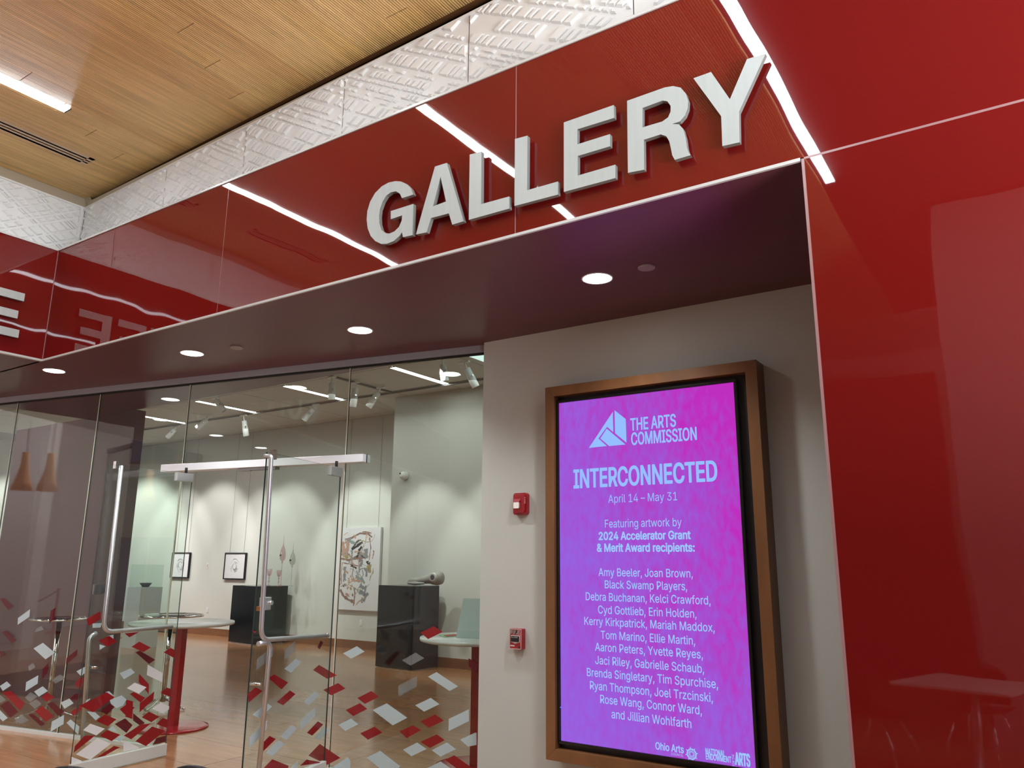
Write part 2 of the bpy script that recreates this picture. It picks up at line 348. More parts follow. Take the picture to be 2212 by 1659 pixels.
GLYPHS = """
& 448 197 -7,165 -5,136 1,110 12,88 26,69 42,54 62,43 84,36 108,34 133,36 154,40 173,47 189,58 205,70 220,85 235,140 279,216 335,237 352,255 375,262 405,245 445,201 461,168 453,145 431,137 399,145 363,169 327,204 284,438 0,364 0,171 231,121 293,108 310,96 327,87 344,81 361,77 379,75 398,77 420,82 440,91 458,102 474,117 488,134 499,154 507,176 512,200 513,224 512,246 507,266 499,283 488,297 475,308 459,317 442,322 424,324 404,315 362,291 325,256 293,154 217,135 202,121 188,110 174,97 131,109 87,143 57,158 51,175 48,193 46,213 48,232 52,251 59,269 69,286 81,301 95,315 112,327 131,336 151,343 174,348 198,349 224,408 224,406 194,403 167,397 144,389 124,380 107,371 92,345 62,333 47,315 30,294 17,271 7,246 -1,221 -5
, 188 38 -119,68 71,137 71,84 -119
0 453 227 -7,191 -3,158 7,130 24,105 48,85 77,69 113,57 155,50 202,48 254,50 306,57 353,69 395,85 431,106 461,130 484,159 502,191 512,227 516,262 512,295 502,323 484,348 461,368 431,384 395,396 353,403 306,405 254,403 202,396 155,384 113,368 77,348 48,323 24,295 7,263 -3/227 50,250 52,271 60,290 74,306 92,320 116,330 144,338 176,342 213,344 254,342 295,338 332,330 365,320 393,306 416,290 435,271 449,250 457,227 460,203 457,182 449,163 435,147 416,134 393,123 365,115 332,111 295,109 254,111 213,115 176,123 144,134 116,147 92,163 74,182 60,203 52
1 453 76 0,76 55,391 55,391 0/276 509,276 0,212 0,212 448,209 448,86 358,86 427,198 509
2 453 64 0,64 47,234 229,282 282,294 298,303 312,311 327,320 371,308 419,273 449,258 455,241 458,224 460,205 458,188 454,172 447,139 413,132 398,128 381,127 362,66 362,68 391,75 418,86 442,102 464,121 482,143 496,168 507,196 513,225 516,254 513,281 507,306 497,328 482,346 465,361 445,372 423,379 398,381 372,380 354,377 336,371 318,363 299,351 280,336 259,317 235,294 209,267 180,153 60,153 57,389 57,389 0
3 453 218 -7,188 -5,159 1,133 10,108 22,88 38,70 57,57 79,48 104,44 132,109 132,126 87,165 59,182 54,200 51,219 50,239 51,258 55,275 61,291 69,304 80,315 93,323 108,328 125,329 145,328 163,323 180,316 196,306 211,292 223,275 234,254 241,229 246,201 248,157 248,157 299,288 448,288 452,70 452,70 509,372 509,372 461,211 278,211 289,247 290,279 286,308 276,333 262,354 244,371 222,383 198,391 173,393 145,390 116,383 90,370 66,354 45,333 27,309 12,281 2,251 -5
4 453 40 105,40 158,247 509,311 509,109 166,109 163,413 163,413 105/282 0,282 121,282 146,282 318,343 318,343 0
: 188 95 -4,63 9,50 41,63 73,95 87,128 73,141 41,128 9/95 271,63 284,50 316,63 349,95 362,128 349,141 316,128 284
A 480 16 0,201 509,276 509,463 0,395 0,287 302,264 372,232 478,245 478,213 371,191 302,85 0/110 142,110 199,370 199,370 142
B 456 60 0,60 509,241 509,274 507,304 501,329 491,350 477,367 461,381 442,390 421,396 398,398 374,397 353,393 336,387 320,356 286,315 267,315 262,331 260,347 254,363 245,378 234,391 220,402 203,411 184,416 161,418 136,416 111,410 88,400 67,386 48,368 31,344 18,317 8,284 2,247 0/125 57,245 57,281 60,309 67,330 80,344 96,353 115,355 137,342 184,333 197,320 209,306 218,289 225,269 229,248 231,125 231/125 285,238 285,256 287,273 290,288 296,323 326,336 372,333 393,326 412,313 429,294 442,270 449,240 452,125 452
C 510 267 -7,225 -3,186 7,150 25,119 49,92 79,70 115,53 157,44 203,40 254,44 305,53 352,70 393,92 429,119 459,150 484,186 501,225 512,267 516,293 514,317 511,340 504,362 496,383 485,402 471,419 456,435 438,448 418,459 397,467 373,473 348,408 348,389 395,357 428,315 449,267 456,237 453,209 445,184 432,161 414,141 391,125 364,113 332,106 295,103 254,106 213,113 177,125 145,141 117,161 94,184 76,210 63,237 56,267 53,315 60,357 81,389 114,408 160,473 160,467 135,459 112,448 91,435 71,420 53,402 38,383 24,363 13,341 5,317 -2,293 -6
D 502 219 0,96 0,96 57,215 57,254 60,288 68,318 81,343 99,363 122,379 149,390 181,397 216,399 255,397 294,390 329,379 361,364 388,344 410,320 428,291 441,258 449,221 452,93 452,93 509,225 509,273 505,315 495,353 478,385 455,412 426,433 391,449 351,458 306,462 255,458 205,449 159,433 119,411 83,384 54,351 31,312 14,268 3/125 509,125 0,60 0,60 509
E 419 60 0,60 509,372 509,372 452,125 452,125 286,355 286,355 229,125 229,125 57,375 57,375 0
F 410 60 0,60 509,369 509,369 452,125 452,125 278,346 278,346 221,125 221,125 0
G 520 269 -7,225 -3,185 7,149 25,118 49,91 79,69 116,53 157,43 203,40 254,43 305,53 352,69 393,91 429,117 459,149 484,184 501,223 512,265 516,291 514,316 510,340 504,363 494,384 483,403 469,421 453,436 436,449 416,460 395,468 373,474 349,408 349,387 393,356 427,315 448,300 453,283 455,265 456,236 453,209 445,183 432,160 414,141 392,125 364,113 332,106 295,103 254,106 213,113 177,125 145,141 117,161 95,184 76,210 63,238 56,269 53,296 55,322 61,345 71,365 85,382 102,396 123,407 147,413 173,415 202,434 199,283 199,283 256,478 256,478 200,475 160,466 124,451 91,431 62,406 38,377 19,344 5,308 -4
H 517 60 0,60 509,125 509,125 289,392 289,392 509,457 509,457 0,392 0,392 232,125 232,125 0
I 300 31 0,31 57,118 57,118 452,31 452,31 509,269 509,269 452,183 452,183 57,269 57,269 0
J 396 185 -7,143 -2,106 11,75 33,52 63,38 100,33 145,33 173,98 173,98 145,100 117,108 93,122 74,139 61,160 53,185 50,209 53,230 61,248 74,261 93,269 117,272 145,272 509,336 509,336 145,332 100,318 63,294 33,263 11,227 -2
K 467 104 145,104 216,139 261,174 303,212 344,364 509,448 509,231 276,228 276/60 0,60 509,125 509,125 334,124 225,125 193,125 0/372 0,188 259,228 309,449 0
L 393 60 0,60 509,125 509,125 57,361 57,361 0
M 628 60 0,60 509,152 509,277 187,287 159,299 123,311 84,322 49,307 49,318 83,330 121,342 158,352 187,476 509,568 509,568 0,504 0,504 291,504 327,505 369,506 413,507 457,513 457,498 409,482 363,467 322,456 291,342 0,286 0,170 291,159 321,145 361,129 408,112 457,119 457,120 416,121 372,122 328,122 291,122 0
N 523 60 0,60 509,136 509,343 183,363 151,388 107,414 55,405 54,401 108,399 157,399 195,399 509,463 509,463 0,387 0,202 290,177 331,148 381,108 452,119 454,122 384,124 328,125 291,125 0
O 533 267 -7,225 -3,186 7,150 25,119 49,92 79,70 115,53 157,44 203,40 254,44 305,53 352,70 393,92 429,119 459,150 484,186 501,225 512,267 516,309 512,348 501,384 484,415 459,442 429,464 393,480 352,490 305,493 254,490 203,480 157,464 115,442 79,415 49,384 25,348 7,309 -3/267 53,296 55,324 63,349 76,372 94,392 116,408 144,420 176,428 213,430 254,428 295,420 332,408 365,392 392,372 415,349 433,324 446,296 453,267 456,237 453,210 445,184 433,161 415,142 392,125 364,113 332,106 295,103 254,106 213,113 176,125 144,142 117,161 94,184 76,210 63,237 55
P 445 60 0,60 509,235 509,272 506,305 499,332 487,356 471,375 452,390 430,400 404,407 377,409 348,407 318,400 291,390 265,375 243,356 223,332 207,305 195,272 188,235 186,109 186,109 242,233 242,257 244,279 248,297 256,312 266,324 279,333 294,339 310,343 328,344 348,343 367,339 385,333 402,324 416,312 428,297 439,279 446,257 451,232 452,125 452,125 0
R 449 60 0,60 509,236 509,273 506,305 500,333 489,356 473,376 455,390 433,401 408,407 381,409 352,407 323,401 296,390 271,376 250,356 232,333 217,305 206,273 200,236 198,96 198,96 255,234 255,258 256,280 260,298 267,334 300,340 316,344 333,345 352,344 371,340 389,334 405,325 419,313 430,298 440,279 446,258 451,233 452,125 452,125 0/353 0,230 229,303 229,428 0
S 447 224 -9,188 -7,156 -1,128 9,102 23,81 40,64 60,51 83,42 109,38 137,104 137,108 118,114 102,123 88,136 76,150 66,166 59,185 53,204 50,224 49,246 50,267 54,286 60,303 69,317 79,329 92,338 106,344 122,346 139,332 179,296 205,245 222,184 239,145 253,112 269,86 289,67 313,56 341,52 372,54 400,62 425,75 448,92 468,113 484,138 498,165 508,195 514,227 516,259 514,289 508,316 498,340 484,360 468,377 449,390 427,398 403,401 378,337 378,332 402,320 421,302 437,280 449,254 456,225 459,204 457,185 454,167 448,129 418,115 376,131 334,169 308,212 293,264 279,312 264,328 256,344 248,359 238,372 226,384 213,395 198,402 180,407 161,408 139,406 112,399 87,386 64,370 43,349 25,323 11,294 0,261 -7
T 449 32 452,32 509,417 509,417 452,257 452,257 0,193 0,193 452
U 517 259 -8,220 -6,186 2,154 15,126 33,103 55,85 80,71 108,63 140,60 173,60 509,124 509,124 178,126 155,132 133,141 113,153 95,169 80,187 68,208 59,232 53,259 52,285 53,309 59,331 68,349 80,364 95,377 113,385 133,391 155,393 178,393 509,457 509,457 173,454 140,446 108,433 80,414 55,391 33,363 15,332 2,297 -6
W 686 155 0,16 509,82 509,163 196,175 145,187 94,197 40,189 40,200 94,211 145,224 196,306 509,380 509,462 196,474 145,486 94,497 40,488 40,499 94,510 145,523 196,603 509,670 509,530 0,455 0,368 323,351 391,336 475,350 475,335 395,318 323,230 0
Y 472 203 0,203 208,16 509,91 509,192 344,222 292,250 230,224 230,251 293,280 344,381 509,455 509,268 208,268 0
a 389 160 -9,137 -7,115 -3,94 5,76 15,60 29,48 45,38 63,32 84,30 108,32 128,36 146,43 161,78 193,92 200,108 206,125 211,178 220,234 227,265 235,276 255,276 257,267 297,240 322,196 331,149 322,118 301,100 274,41 291,51 313,64 331,79 346,95 358,114 368,133 375,153 380,173 383,194 384,239 379,255 375,271 369,286 360,300 350,312 336,322 320,330 301,335 278,337 251,337 0,277 0,277 52,272 52,252 25,215 1,199 -4,181 -7/170 45,192 47,211 51,228 59,263 93,276 138,276 190,259 182,231 176,200 171,175 168,134 159,103 139,92 105,102 72,130 52
b 424 229 -8,208 -7,189 -3,172 4,138 31,118 59,112 59,112 0,53 0,53 509,114 509,114 319,118 319,137 346,171 373,188 379,207 383,229 384,259 382,287 374,313 361,335 342,354 320,370 293,381 261,388 227,390 189,388 151,381 116,370 84,355 57,336 34,313 16,288 3,260 -6/220 47,242 49,262 55,279 66,294 80,306 97,316 117,323 139,327 163,328 189,327 215,323 239,316 261,307 281,295 298,280 311,262 322,243 328,220 330,198 328,178 322,161 312,147 299,134 282,125 263,118 241,114 216,113 189,114 162,118 138,125 115,135 95,147 78,162 65,179 55,198 49
c 396 207 -8,174 -5,144 3,117 16,93 35,72 58,56 85,44 116,37 150,34 187,37 225,44 260,56 291,72 318,93 341,117 360,144 374,174 382,207 384,226 384,243 381,260 377,305 356,340 322,349 308,356 293,362 277,303 262,290 289,270 311,242 325,207 330,184 328,163 321,145 310,130 296,118 278,108 258,102 236,98 212,96 187,98 163,102 139,108 117,118 97,130 80,145 66,163 55,184 49,207 46,243 52,271 66,292 89,304 117,363 102,357 86,350 70,341 56,306 21,292 12,277 5,261 -1,244 -5,226 -7
d 424 195 -8,165 -6,137 3,111 16,89 34,70 57,55 84,43 116,36 151,34 189,36 227,43 261,55 293,70 320,89 342,112 361,137 374,165 382,196 384,218 383,237 379,253 373,287 346,306 319,311 319,311 509,372 509,372 0,313 0,313 59,307 59,287 31,252 4,236 -3,217 -7/205 47,226 49,246 55,263 65,278 78,290 95,299 115,306 138,310 162,312 189,310 216,306 241,300 263,290 282,278 299,263 312,246 322,227 328,205 330,182 328,162 322,145 311,130 298,118 281,108 261,102 239,98 215,96 189,98 163,102 139,109 117,118 97,130 80,145 66,162 55,182 49
e 404 212 -8,177 -5,145 3,117 16,92 35,72 58,56 85,44 116,37 150,34 187,36 224,44 258,55 290,71 317,91 340,115 359,142 373,172 382,205 384,226 383,246 380,266 374,285 366,303 355,319 341,334 324,347 305,357 282,365 256,370 227,371 194,371 169,75 169,75 221,338 221,310 202,308 226,304 248,298 269,288 286,277 301,263 314,246 323,227 328,205 330,183 328,164 323,146 313,131 301,119 286,109 270,102 251,97 231,96 211,96 178,98 151,102 127,110 106,121 88,135 73,151 61,169 53,190 48,212 46,254 53,285 73,306 105,365 91,358 72,348 55,335 39,320 26,302 14,283 4,261 -3,237 -7
f 254 228 379,228 327,6 327,6 379/81 0,81 432,82 452,87 470,96 486,107 499,120 510,135 519,152 525,169 529,187 530,222 527,243 521,227 468,215 472,195 474,154 460,142 419,142 0
g 425 207 -151,180 -149,156 -146,134 -140,114 -132,97 -122,82 -110,70 -97,59 -84,51 -69,101 -41,122 -66,154 -88,169 -93,187 -96,207 -97,236 -95,261 -87,282 -75,298 -58,308 -34,311 -6,311 68,306 68,287 41,252 16,236 10,217 6,195 5,165 7,138 14,113 27,90 43,71 65,55 90,43 120,36 154,34 191,36 229,43 263,55 293,71 320,90 342,112 361,138 374,166 382,196 384,218 383,237 379,253 373,288 346,308 319,313 319,313 379,372 379,372 -9,370 -40,363 -67,350 -90,334 -109,314 -124,291 -136,265 -144,237 -149/205 59,227 61,246 66,264 75,278 87,290 103,300 121,307 142,311 166,312 193,311 219,307 242,300 264,291 283,279 299,264 312,247 322,227 328,205 330,182 328,163 322,145 312,130 298,118 282,109 262,102 241,98 218,96 193,98 167,102 144,109 123,118 104,131 88,145 76,163 66,183 61
h 410 114 227,114 0,53 0,53 509,114 509,114 287,102 287,116 319,132 344,152 362,175 374,200 382,227 384,252 383,275 377,295 369,313 356,328 340,341 321,350 298,355 271,357 240,357 0,296 0,296 235,293 263,286 286,273 304,256 318,235 326,210 329,192 328,176 324,161 317,126 283,119 266,115 248
i 167 53 0,53 379,114 379,114 0/84 443,54 455,41 483,54 512,84 524,114 512,126 483,114 455
k 381 110 137,110 212,121 212,284 379,360 379,184 199,177 199/53 0,53 509,114 509,114 0/294 0,148 186,191 229,372 0
l 189 139 -2,112 0,91 8,74 20,62 37,55 59,53 84,53 509,114 509,114 99,120 62,146 52,160 53,170 54,181 3,162 -1
m 610 53 0,53 379,112 379,112 295,108 295,114 314,122 331,132 346,172 376,219 386,245 383,268 375,287 361,303 342,314 320,321 295,312 295,318 312,326 329,337 343,350 356,364 366,381 375,398 381,417 385,437 386,458 385,478 380,497 372,514 361,529 346,541 328,550 307,555 283,557 255,557 0,496 0,496 254,493 279,485 298,473 313,456 323,438 329,419 330,374 320,345 290,335 247,335 0,274 0,274 260,272 280,265 297,253 311,238 322,220 328,199 330,158 320,126 289,119 274,115 257,114 238,114 0
n 410 114 227,114 0,53 0,53 379,112 379,112 287,102 287,116 319,132 344,152 362,175 374,200 382,227 384,252 383,275 377,295 369,313 356,328 340,341 321,350 298,355 271,357 240,357 0,296 0,296 235,293 263,286 286,273 304,256 318,235 326,210 329,192 328,176 324,161 317,126 283,119 266,115 248
o 415 207 -8,174 -5,144 3,117 16,93 35,72 58,56 85,44 116,37 150,34 187,37 225,44 260,56 291,72 318,93 341,117 360,144 374,174 382,207 384,241 382,271 374,299 360,323 341,343 318,359 291,371 260,379 225,381 187,379 150,371 116,359 85,343 58,323 35,299 16,271 3,241 -5/207 46,231 49,252 55,270 66,285 80,298 97,307 117,314 139,318 163,319 187,318 212,314 236,307 258,298 278,285 296,270 310,252 321,231 328,207 330,184 328,163 321,145 310,130 296,118 278,108 258,102 236,98 212,96 187,98 163,102 139,108 117,118 97,130 80,145 66,163 55,184 49
p 424 53 -143,53 379,112 379,112 319,118 319,137 346,171 373,188 379,207 383,229 384,259 382,287 374,313 361,335 342,354 320,370 293,381 261,388 227,390 189,388 151,381 116,370 84,355 57,336 34,313 16,288 3,260 -6,229 -8,208 -7,189 -3,173 4,138 31,118 59,114 59,114 -143/220 47,242 49,262 55,279 66,294 80,306 97,316 117,323 139,327 163,328 189,327 215,323 239,316 261,307 281,295 298,280 311,262 322,243 328,220 330,198 328,178 322,161 312,147 299,134 282,125 263,118 241,114 216,113 189,114 162,118 138,125 115,135 95,147 78,162 65,179 55,198 49
r 259 53 0,53 379,112 379,112 321,115 321,124 339,137 354,152 367,171 377,191 383,213 385,229 384,243 384,243 322,230 324,207 326,159 315,126 284,114 237,114 0
s 365 182 -8,157 -7,133 -3,112 3,93 12,76 24,62 38,50 54,41 73,36 94,94 107,101 87,111 72,124 60,141 52,160 47,181 45,206 47,227 53,244 62,268 103,254 136,212 155,149 170,118 180,92 192,72 208,58 227,50 249,47 274,49 295,55 314,65 332,79 347,95 360,115 370,137 378,161 383,187 384,212 383,234 379,254 372,271 363,286 352,299 339,309 324,318 308,324 290,268 277,243 316,228 325,210 331,187 333,166 331,147 326,131 317,109 277,124 243,136 235,152 229,172 223,229 209,261 200,287 187,306 171,320 153,328 131,331 107,329 85,323 65,312 47,298 31,281 18,260 6,236 -2,210 -7
t 227 204 379,204 327,6 327,6 379/65 471,126 471,126 98,136 61,170 50,185 51,202 54,213 2,192 -3,168 -4,138 -1,113 7,92 21,77 41,68 64,65 93
u 410 182 -5,158 -3,135 2,115 11,97 23,82 39,69 59,60 82,54 109,53 139,53 379,114 379,114 144,116 117,124 94,137 75,154 61,175 53,200 50,218 51,234 55,249 62,283 97,290 113,295 132,296 153,296 379,357 379,357 0,298 0,298 92,307 92,294 60,277 35,257 17,234 5,209 -3
v 389 163 0,17 379,84 379,165 155,187 87,206 21,184 21,203 87,224 155,305 379,371 379,226 0
w 567 138 0,23 379,87 379,133 214,154 137,175 41,165 41,186 135,206 214,252 379,316 379,362 214,382 136,402 41,391 41,413 135,434 214,480 379,545 379,429 0,368 0,319 172,305 225,291 280,277 338,291 338,277 280,263 225,248 172,199 0
x 379 21 0,171 218,171 171,29 379,100 379,147 306,179 253,207 206,175 206,202 253,233 306,282 379,352 379,209 169,209 214,358 0,287 0,231 85,200 136,173 182,205 182,178 136,148 85,91 0
y 389 47 -139,61 -86,71 -87,104 -89,130 -74,151 -36,163 -1,17 379,84 379,165 155,187 87,206 21,184 21,202 87,224 155,305 379,371 379,204 -58,196 -77,187 -93,177 -107,139 -136,91 -145,65 -143
z 380 42 0,42 46,254 320,254 323,48 323,48 379,333 379,333 331,126 60,126 56,339 56,339 0
– 350 350 244,350 188,0 188,0 244
"""
# glyph outlines (units of 1/1000 em), text laid out as flat filled lettering
GLY = {}
for line in GLYPHS.strip('\n').split('\n'):
    ch = line[0]; adv, loops = line[2:].split(' ', 1)
    GLY[ch] = (int(adv), [[tuple(map(int, p.split())) for p in l.split(',')] for l in loops.split('/')])
def text_mesh(name, s, origin, ex, ey, width, cap, m_, parent, bold=0, thick=.0008, label=None, kx=None):
    """letters whose baseline starts at origin; ex/ey unit vectors, fitted to width and cap height"""
    ex = Vector(ex); ey = Vector(ey); nz = ex.cross(ey)
    x = 0; items = []
    for ch in s:
        if ch == ' ': x += 188; continue
        items.append((x, ch)); x += GLY[ch][0]
    tot = x - 60; sx = width / tot; sy = cap / 509.0
    mb = MB(); O = Vector(origin)
    def area(P): return sum(P[k][0] * P[(k + 1) % len(P)][1] - P[(k + 1) % len(P)][0] * P[k][1] for k in range(len(P))) / 2
    def inside(pt, P):
        c_ = False
        for k in range(len(P)):
            (x1_, y1_), (x2_, y2_) = P[k - 1], P[k]
            if (y1_ > pt[1]) != (y2_ > pt[1]) and pt[0] < (x2_ - x1_) * (pt[1] - y1_) / (y2_ - y1_) + x1_: c_ = not c_
        return c_
    for x0, ch in items:
        Ls = [[((x0 - 55 + a_) * sx, b2 * sy) for a_, b2 in l] for l in GLY[ch][1] if len(l) > 2]
        big = max(Ls, key=lambda P: abs(area(P))); sg_ = area(big) > 0
        outs = [P for P in Ls if (area(P) > 0) == sg_]; holes = [P for P in Ls if (area(P) > 0) != sg_]
        for P in outs:
            grp = [P] + [h_ for h_ in holes if inside(h_[0], P)]
            fl_ = [q for l in grp for q in l]
            tr = tessellate_polygon([[Vector((a_, b2, 0)) for a_, b2 in l] for l in grp])
            mb.add([O + ex * a_ + ey * b2 for a_, b2 in fl_], tr)
        if bold:
            for P in Ls:
                for k in range(len(P)):
                    a_, b2 = Vector(P[k - 1]), Vector(P[k]); e_ = (b2 - a_)
                    if e_.length < 1e-7: continue
                    e_.normalize(); n_ = Vector((-e_.y, e_.x)) * bold; e_ = e_ * bold * .6
                    mb.add([O + ex * q.x + ey * q.y for q in (a_ - e_ - n_, b2 + e_ - n_, b2 + e_ + n_, a_ - e_ + n_)], [(0, 1, 2, 3)])
    o = mb.build(name, m_, parent, kind='stuff')
    if label: o['label'] = label
    return o

# ================================================================== dimensions
D, H, FT = 3.25, 3.32, 4.345            # fascia plane, soffit height, fascia top
XC = -7.15                               # inner corner of the two fascias
YP = 4.88                                # poster wall
YM = 5.03                                # back edge of the soffit
XL = -9.8                                # left edge of the left soffit
HG, YB, YK = 4.45, 11.3, 10.15           # gallery ceiling, back wall, projecting wall
ZC = 5.2                                 # wood ceiling

# ================================================================== floor
fl = empty('floor', (0, 0, 0), kind='structure')
box('subfloor', -21, 6, -9, 12, -.12, -.012, M['black'], fl)
meshes = {}
rowh, blen = .62, 2.45
y = -3.2; r = 0
while y < 11.4:
    x = -18.2 + (r * .83) % blen
    while x < 2.0:
        if not (x < -11.5 and y < 2):
            k = random.randrange(4)
            if k not in meshes:
                b = MB(); b.box(0, blen - .004, 0, rowh - .004, -.012, 0); me0 = b.build('board', FLOORM[k], fl)
                meshes[k] = me0; o = me0
            else:
                o = meshes[k].copy(); C.objects.link(o)
            o.location = (x, y, 0)
        x += blen
    y += rowh; r += 1
# the part of the hall behind the photographer and far to the left: one plain sheet
box('floor_sheet', -21, 6, -9, -3.2, -.012, -.0005, FLOORM[0], fl)
box('floor_sheet', -21, -11.6, -3.2, 1.7, -.012, -.0008, FLOORM[0], fl)
box('floor_sheet', 2.0, 6, -3.2, 4, -.012, -.0008, FLOORM[0], fl)

# ================================================================== front wall: red glass fascia
wf = empty('wall_front', (XC, D, 0), kind='structure')
box('backing', XC - .1, 5.0, D + .03, D + .14, H + .001, FT - .03, M['soffit'], wf)
box('backing', -.64, 5.0, D + .03, D + .16, 0, H, M['soffit'], wf)
xs = [XC, -4.70, -2.15, .40, 2.95, 5.0]
for a, b_ in zip(xs[:-1], xs[1:]):
    box('glass_panel', a + .003, b_ - .003, D, D + .012, H + .004, FT, M['red_glass'], wf)
box('glass_panel', -.652, 2.0, D, D + .012, .0, H - .006, M['red_glass'], wf)
box('glass_panel', 2.006, 5.0, D, D + .012, .0, H - .006, M['red_glass'], wf)
for a in xs[1:-1]:
    if a > -.6: continue
    box('joint_strip', a - .003, a + .003, D + .001, D + .014, H, FT, M['seam'], wf)
box('joint_strip', -.652, 5.0, D - .0005, D + .014, H - .006, H + .004, M['seam'], wf)
box('edge_strip', -.664, -.652, D - .001, D + .03, 0, H - .002, M['seam'], wf)
box('edge_trim', XC, -.668, D - .006, D + .008, H - .012, H + .003, M['trim_white'], wf)
box('edge_trim', XC, 5.0, D - .008, D + .02, FT, FT + .016, M['trim_white'], wf)

wl = empty('wall_left', (XC, 0, 0), kind='structure')
box('backing', XC - .14, XC - .03, -6, D + .03, H + .001, FT - .03, M['soffit'], wl)
ys = [D, .70, -1.85, -4.4, -6]
for a, b_ in zip(ys[:-1], ys[1:]):
    box('glass_panel', XC - .012, XC, b_ + .003, a - .003, H + .004, FT, M['red_glass'], wl)
box('joint_strip', XC - .01, XC + .003, D - .004, D + .001, H, FT, M['seam'], wl)
box('edge_trim', XC - .03, XC + .006, -6, D, H - .014, H + .003, M['trim_white'], wl)
box('edge_trim', XC - .02, XC + .008, -6, D, FT, FT + .016, M['trim_white'], wl)

# ================================================================== soffit
so = MB(); so.box(XL, -.5, D + .009, YM, H, H + .12); so.box(XL, XC - .03, -6, D + .03, H, H + .12)
so.build('ceiling_soffit', M['soffit'], kind='structure')
# poster wall and gallery shell
b = MB(); b.box(-3.52, -.66, YP, YP + .12, 0, H); b.box(-3.52, -3.40, YP + .12, 10.4, 0, HG)
b.build('wall_right', M['wall'], kind='structure')
box('wall_right_bulkhead', -3.52, -.5, YM, YM + .1, H + .12, HG, M['wall'], kind='structure')
b = MB(); b.box(-21, -9.25, YB, YB + .1, 0, HG); b.box(-9.25, -3.4, YK, YB, 0, HG)
b.build('wall_back', M['gallery_wall'], kind='structure')
b = MB(); b.box(-21.1, -21, -9, YB, 0, 5.5)
b.build('wall_gallery_left', M['gallery_wall'], kind='structure')
b = MB(); b.box(-21, -9.25, YB - .018, YB, 0, .15); b.box(-9.268, -3.52, YK - .018, YK, 0, .15)
b.build('baseboard_back', M['base_wood'], kind='structure')
b = MB(); b.box(-11.5, -8.63, YM, YM + .12, 0, H)
b.build('wall_maroon_partition', M['maroon_wall'], kind='structure')
# bulkhead above the soffit edge towards the gallery
box('wall_bulkhead', XL, -3.52, YM - .12, YM - .02, H + .12, HG, M['soffit'], kind='structure')

# gallery ceiling: tiles in a grid
gc = empty('ceiling_gallery', (-9, 8, HG), kind='structure')
TX, TY = 1.185, 1.33
tm = None
for i in range(-9, 6):
    for j in range(-3, 3):
        x0 = -8.94 + i * TX; y0 = 8.40 + j * TY
        if x0 > -3.6: continue
        y1 = min(y0 + TY, YB); 
        y0 = max(y0, YM + .02)
        if y1 - y0 < .05: continue
        sk = (j, )
        b = MB(); b.box(x0 + .008, min(x0 + TX - .008, -3.5), y0 + .008, y1 - .008, HG, HG + .02); b.build('ceiling_tile', M['tile'], gc)
box('ceiling_void', -21, -3.4, YM, YB, HG + .012, HG + .05, M['track'], gc)

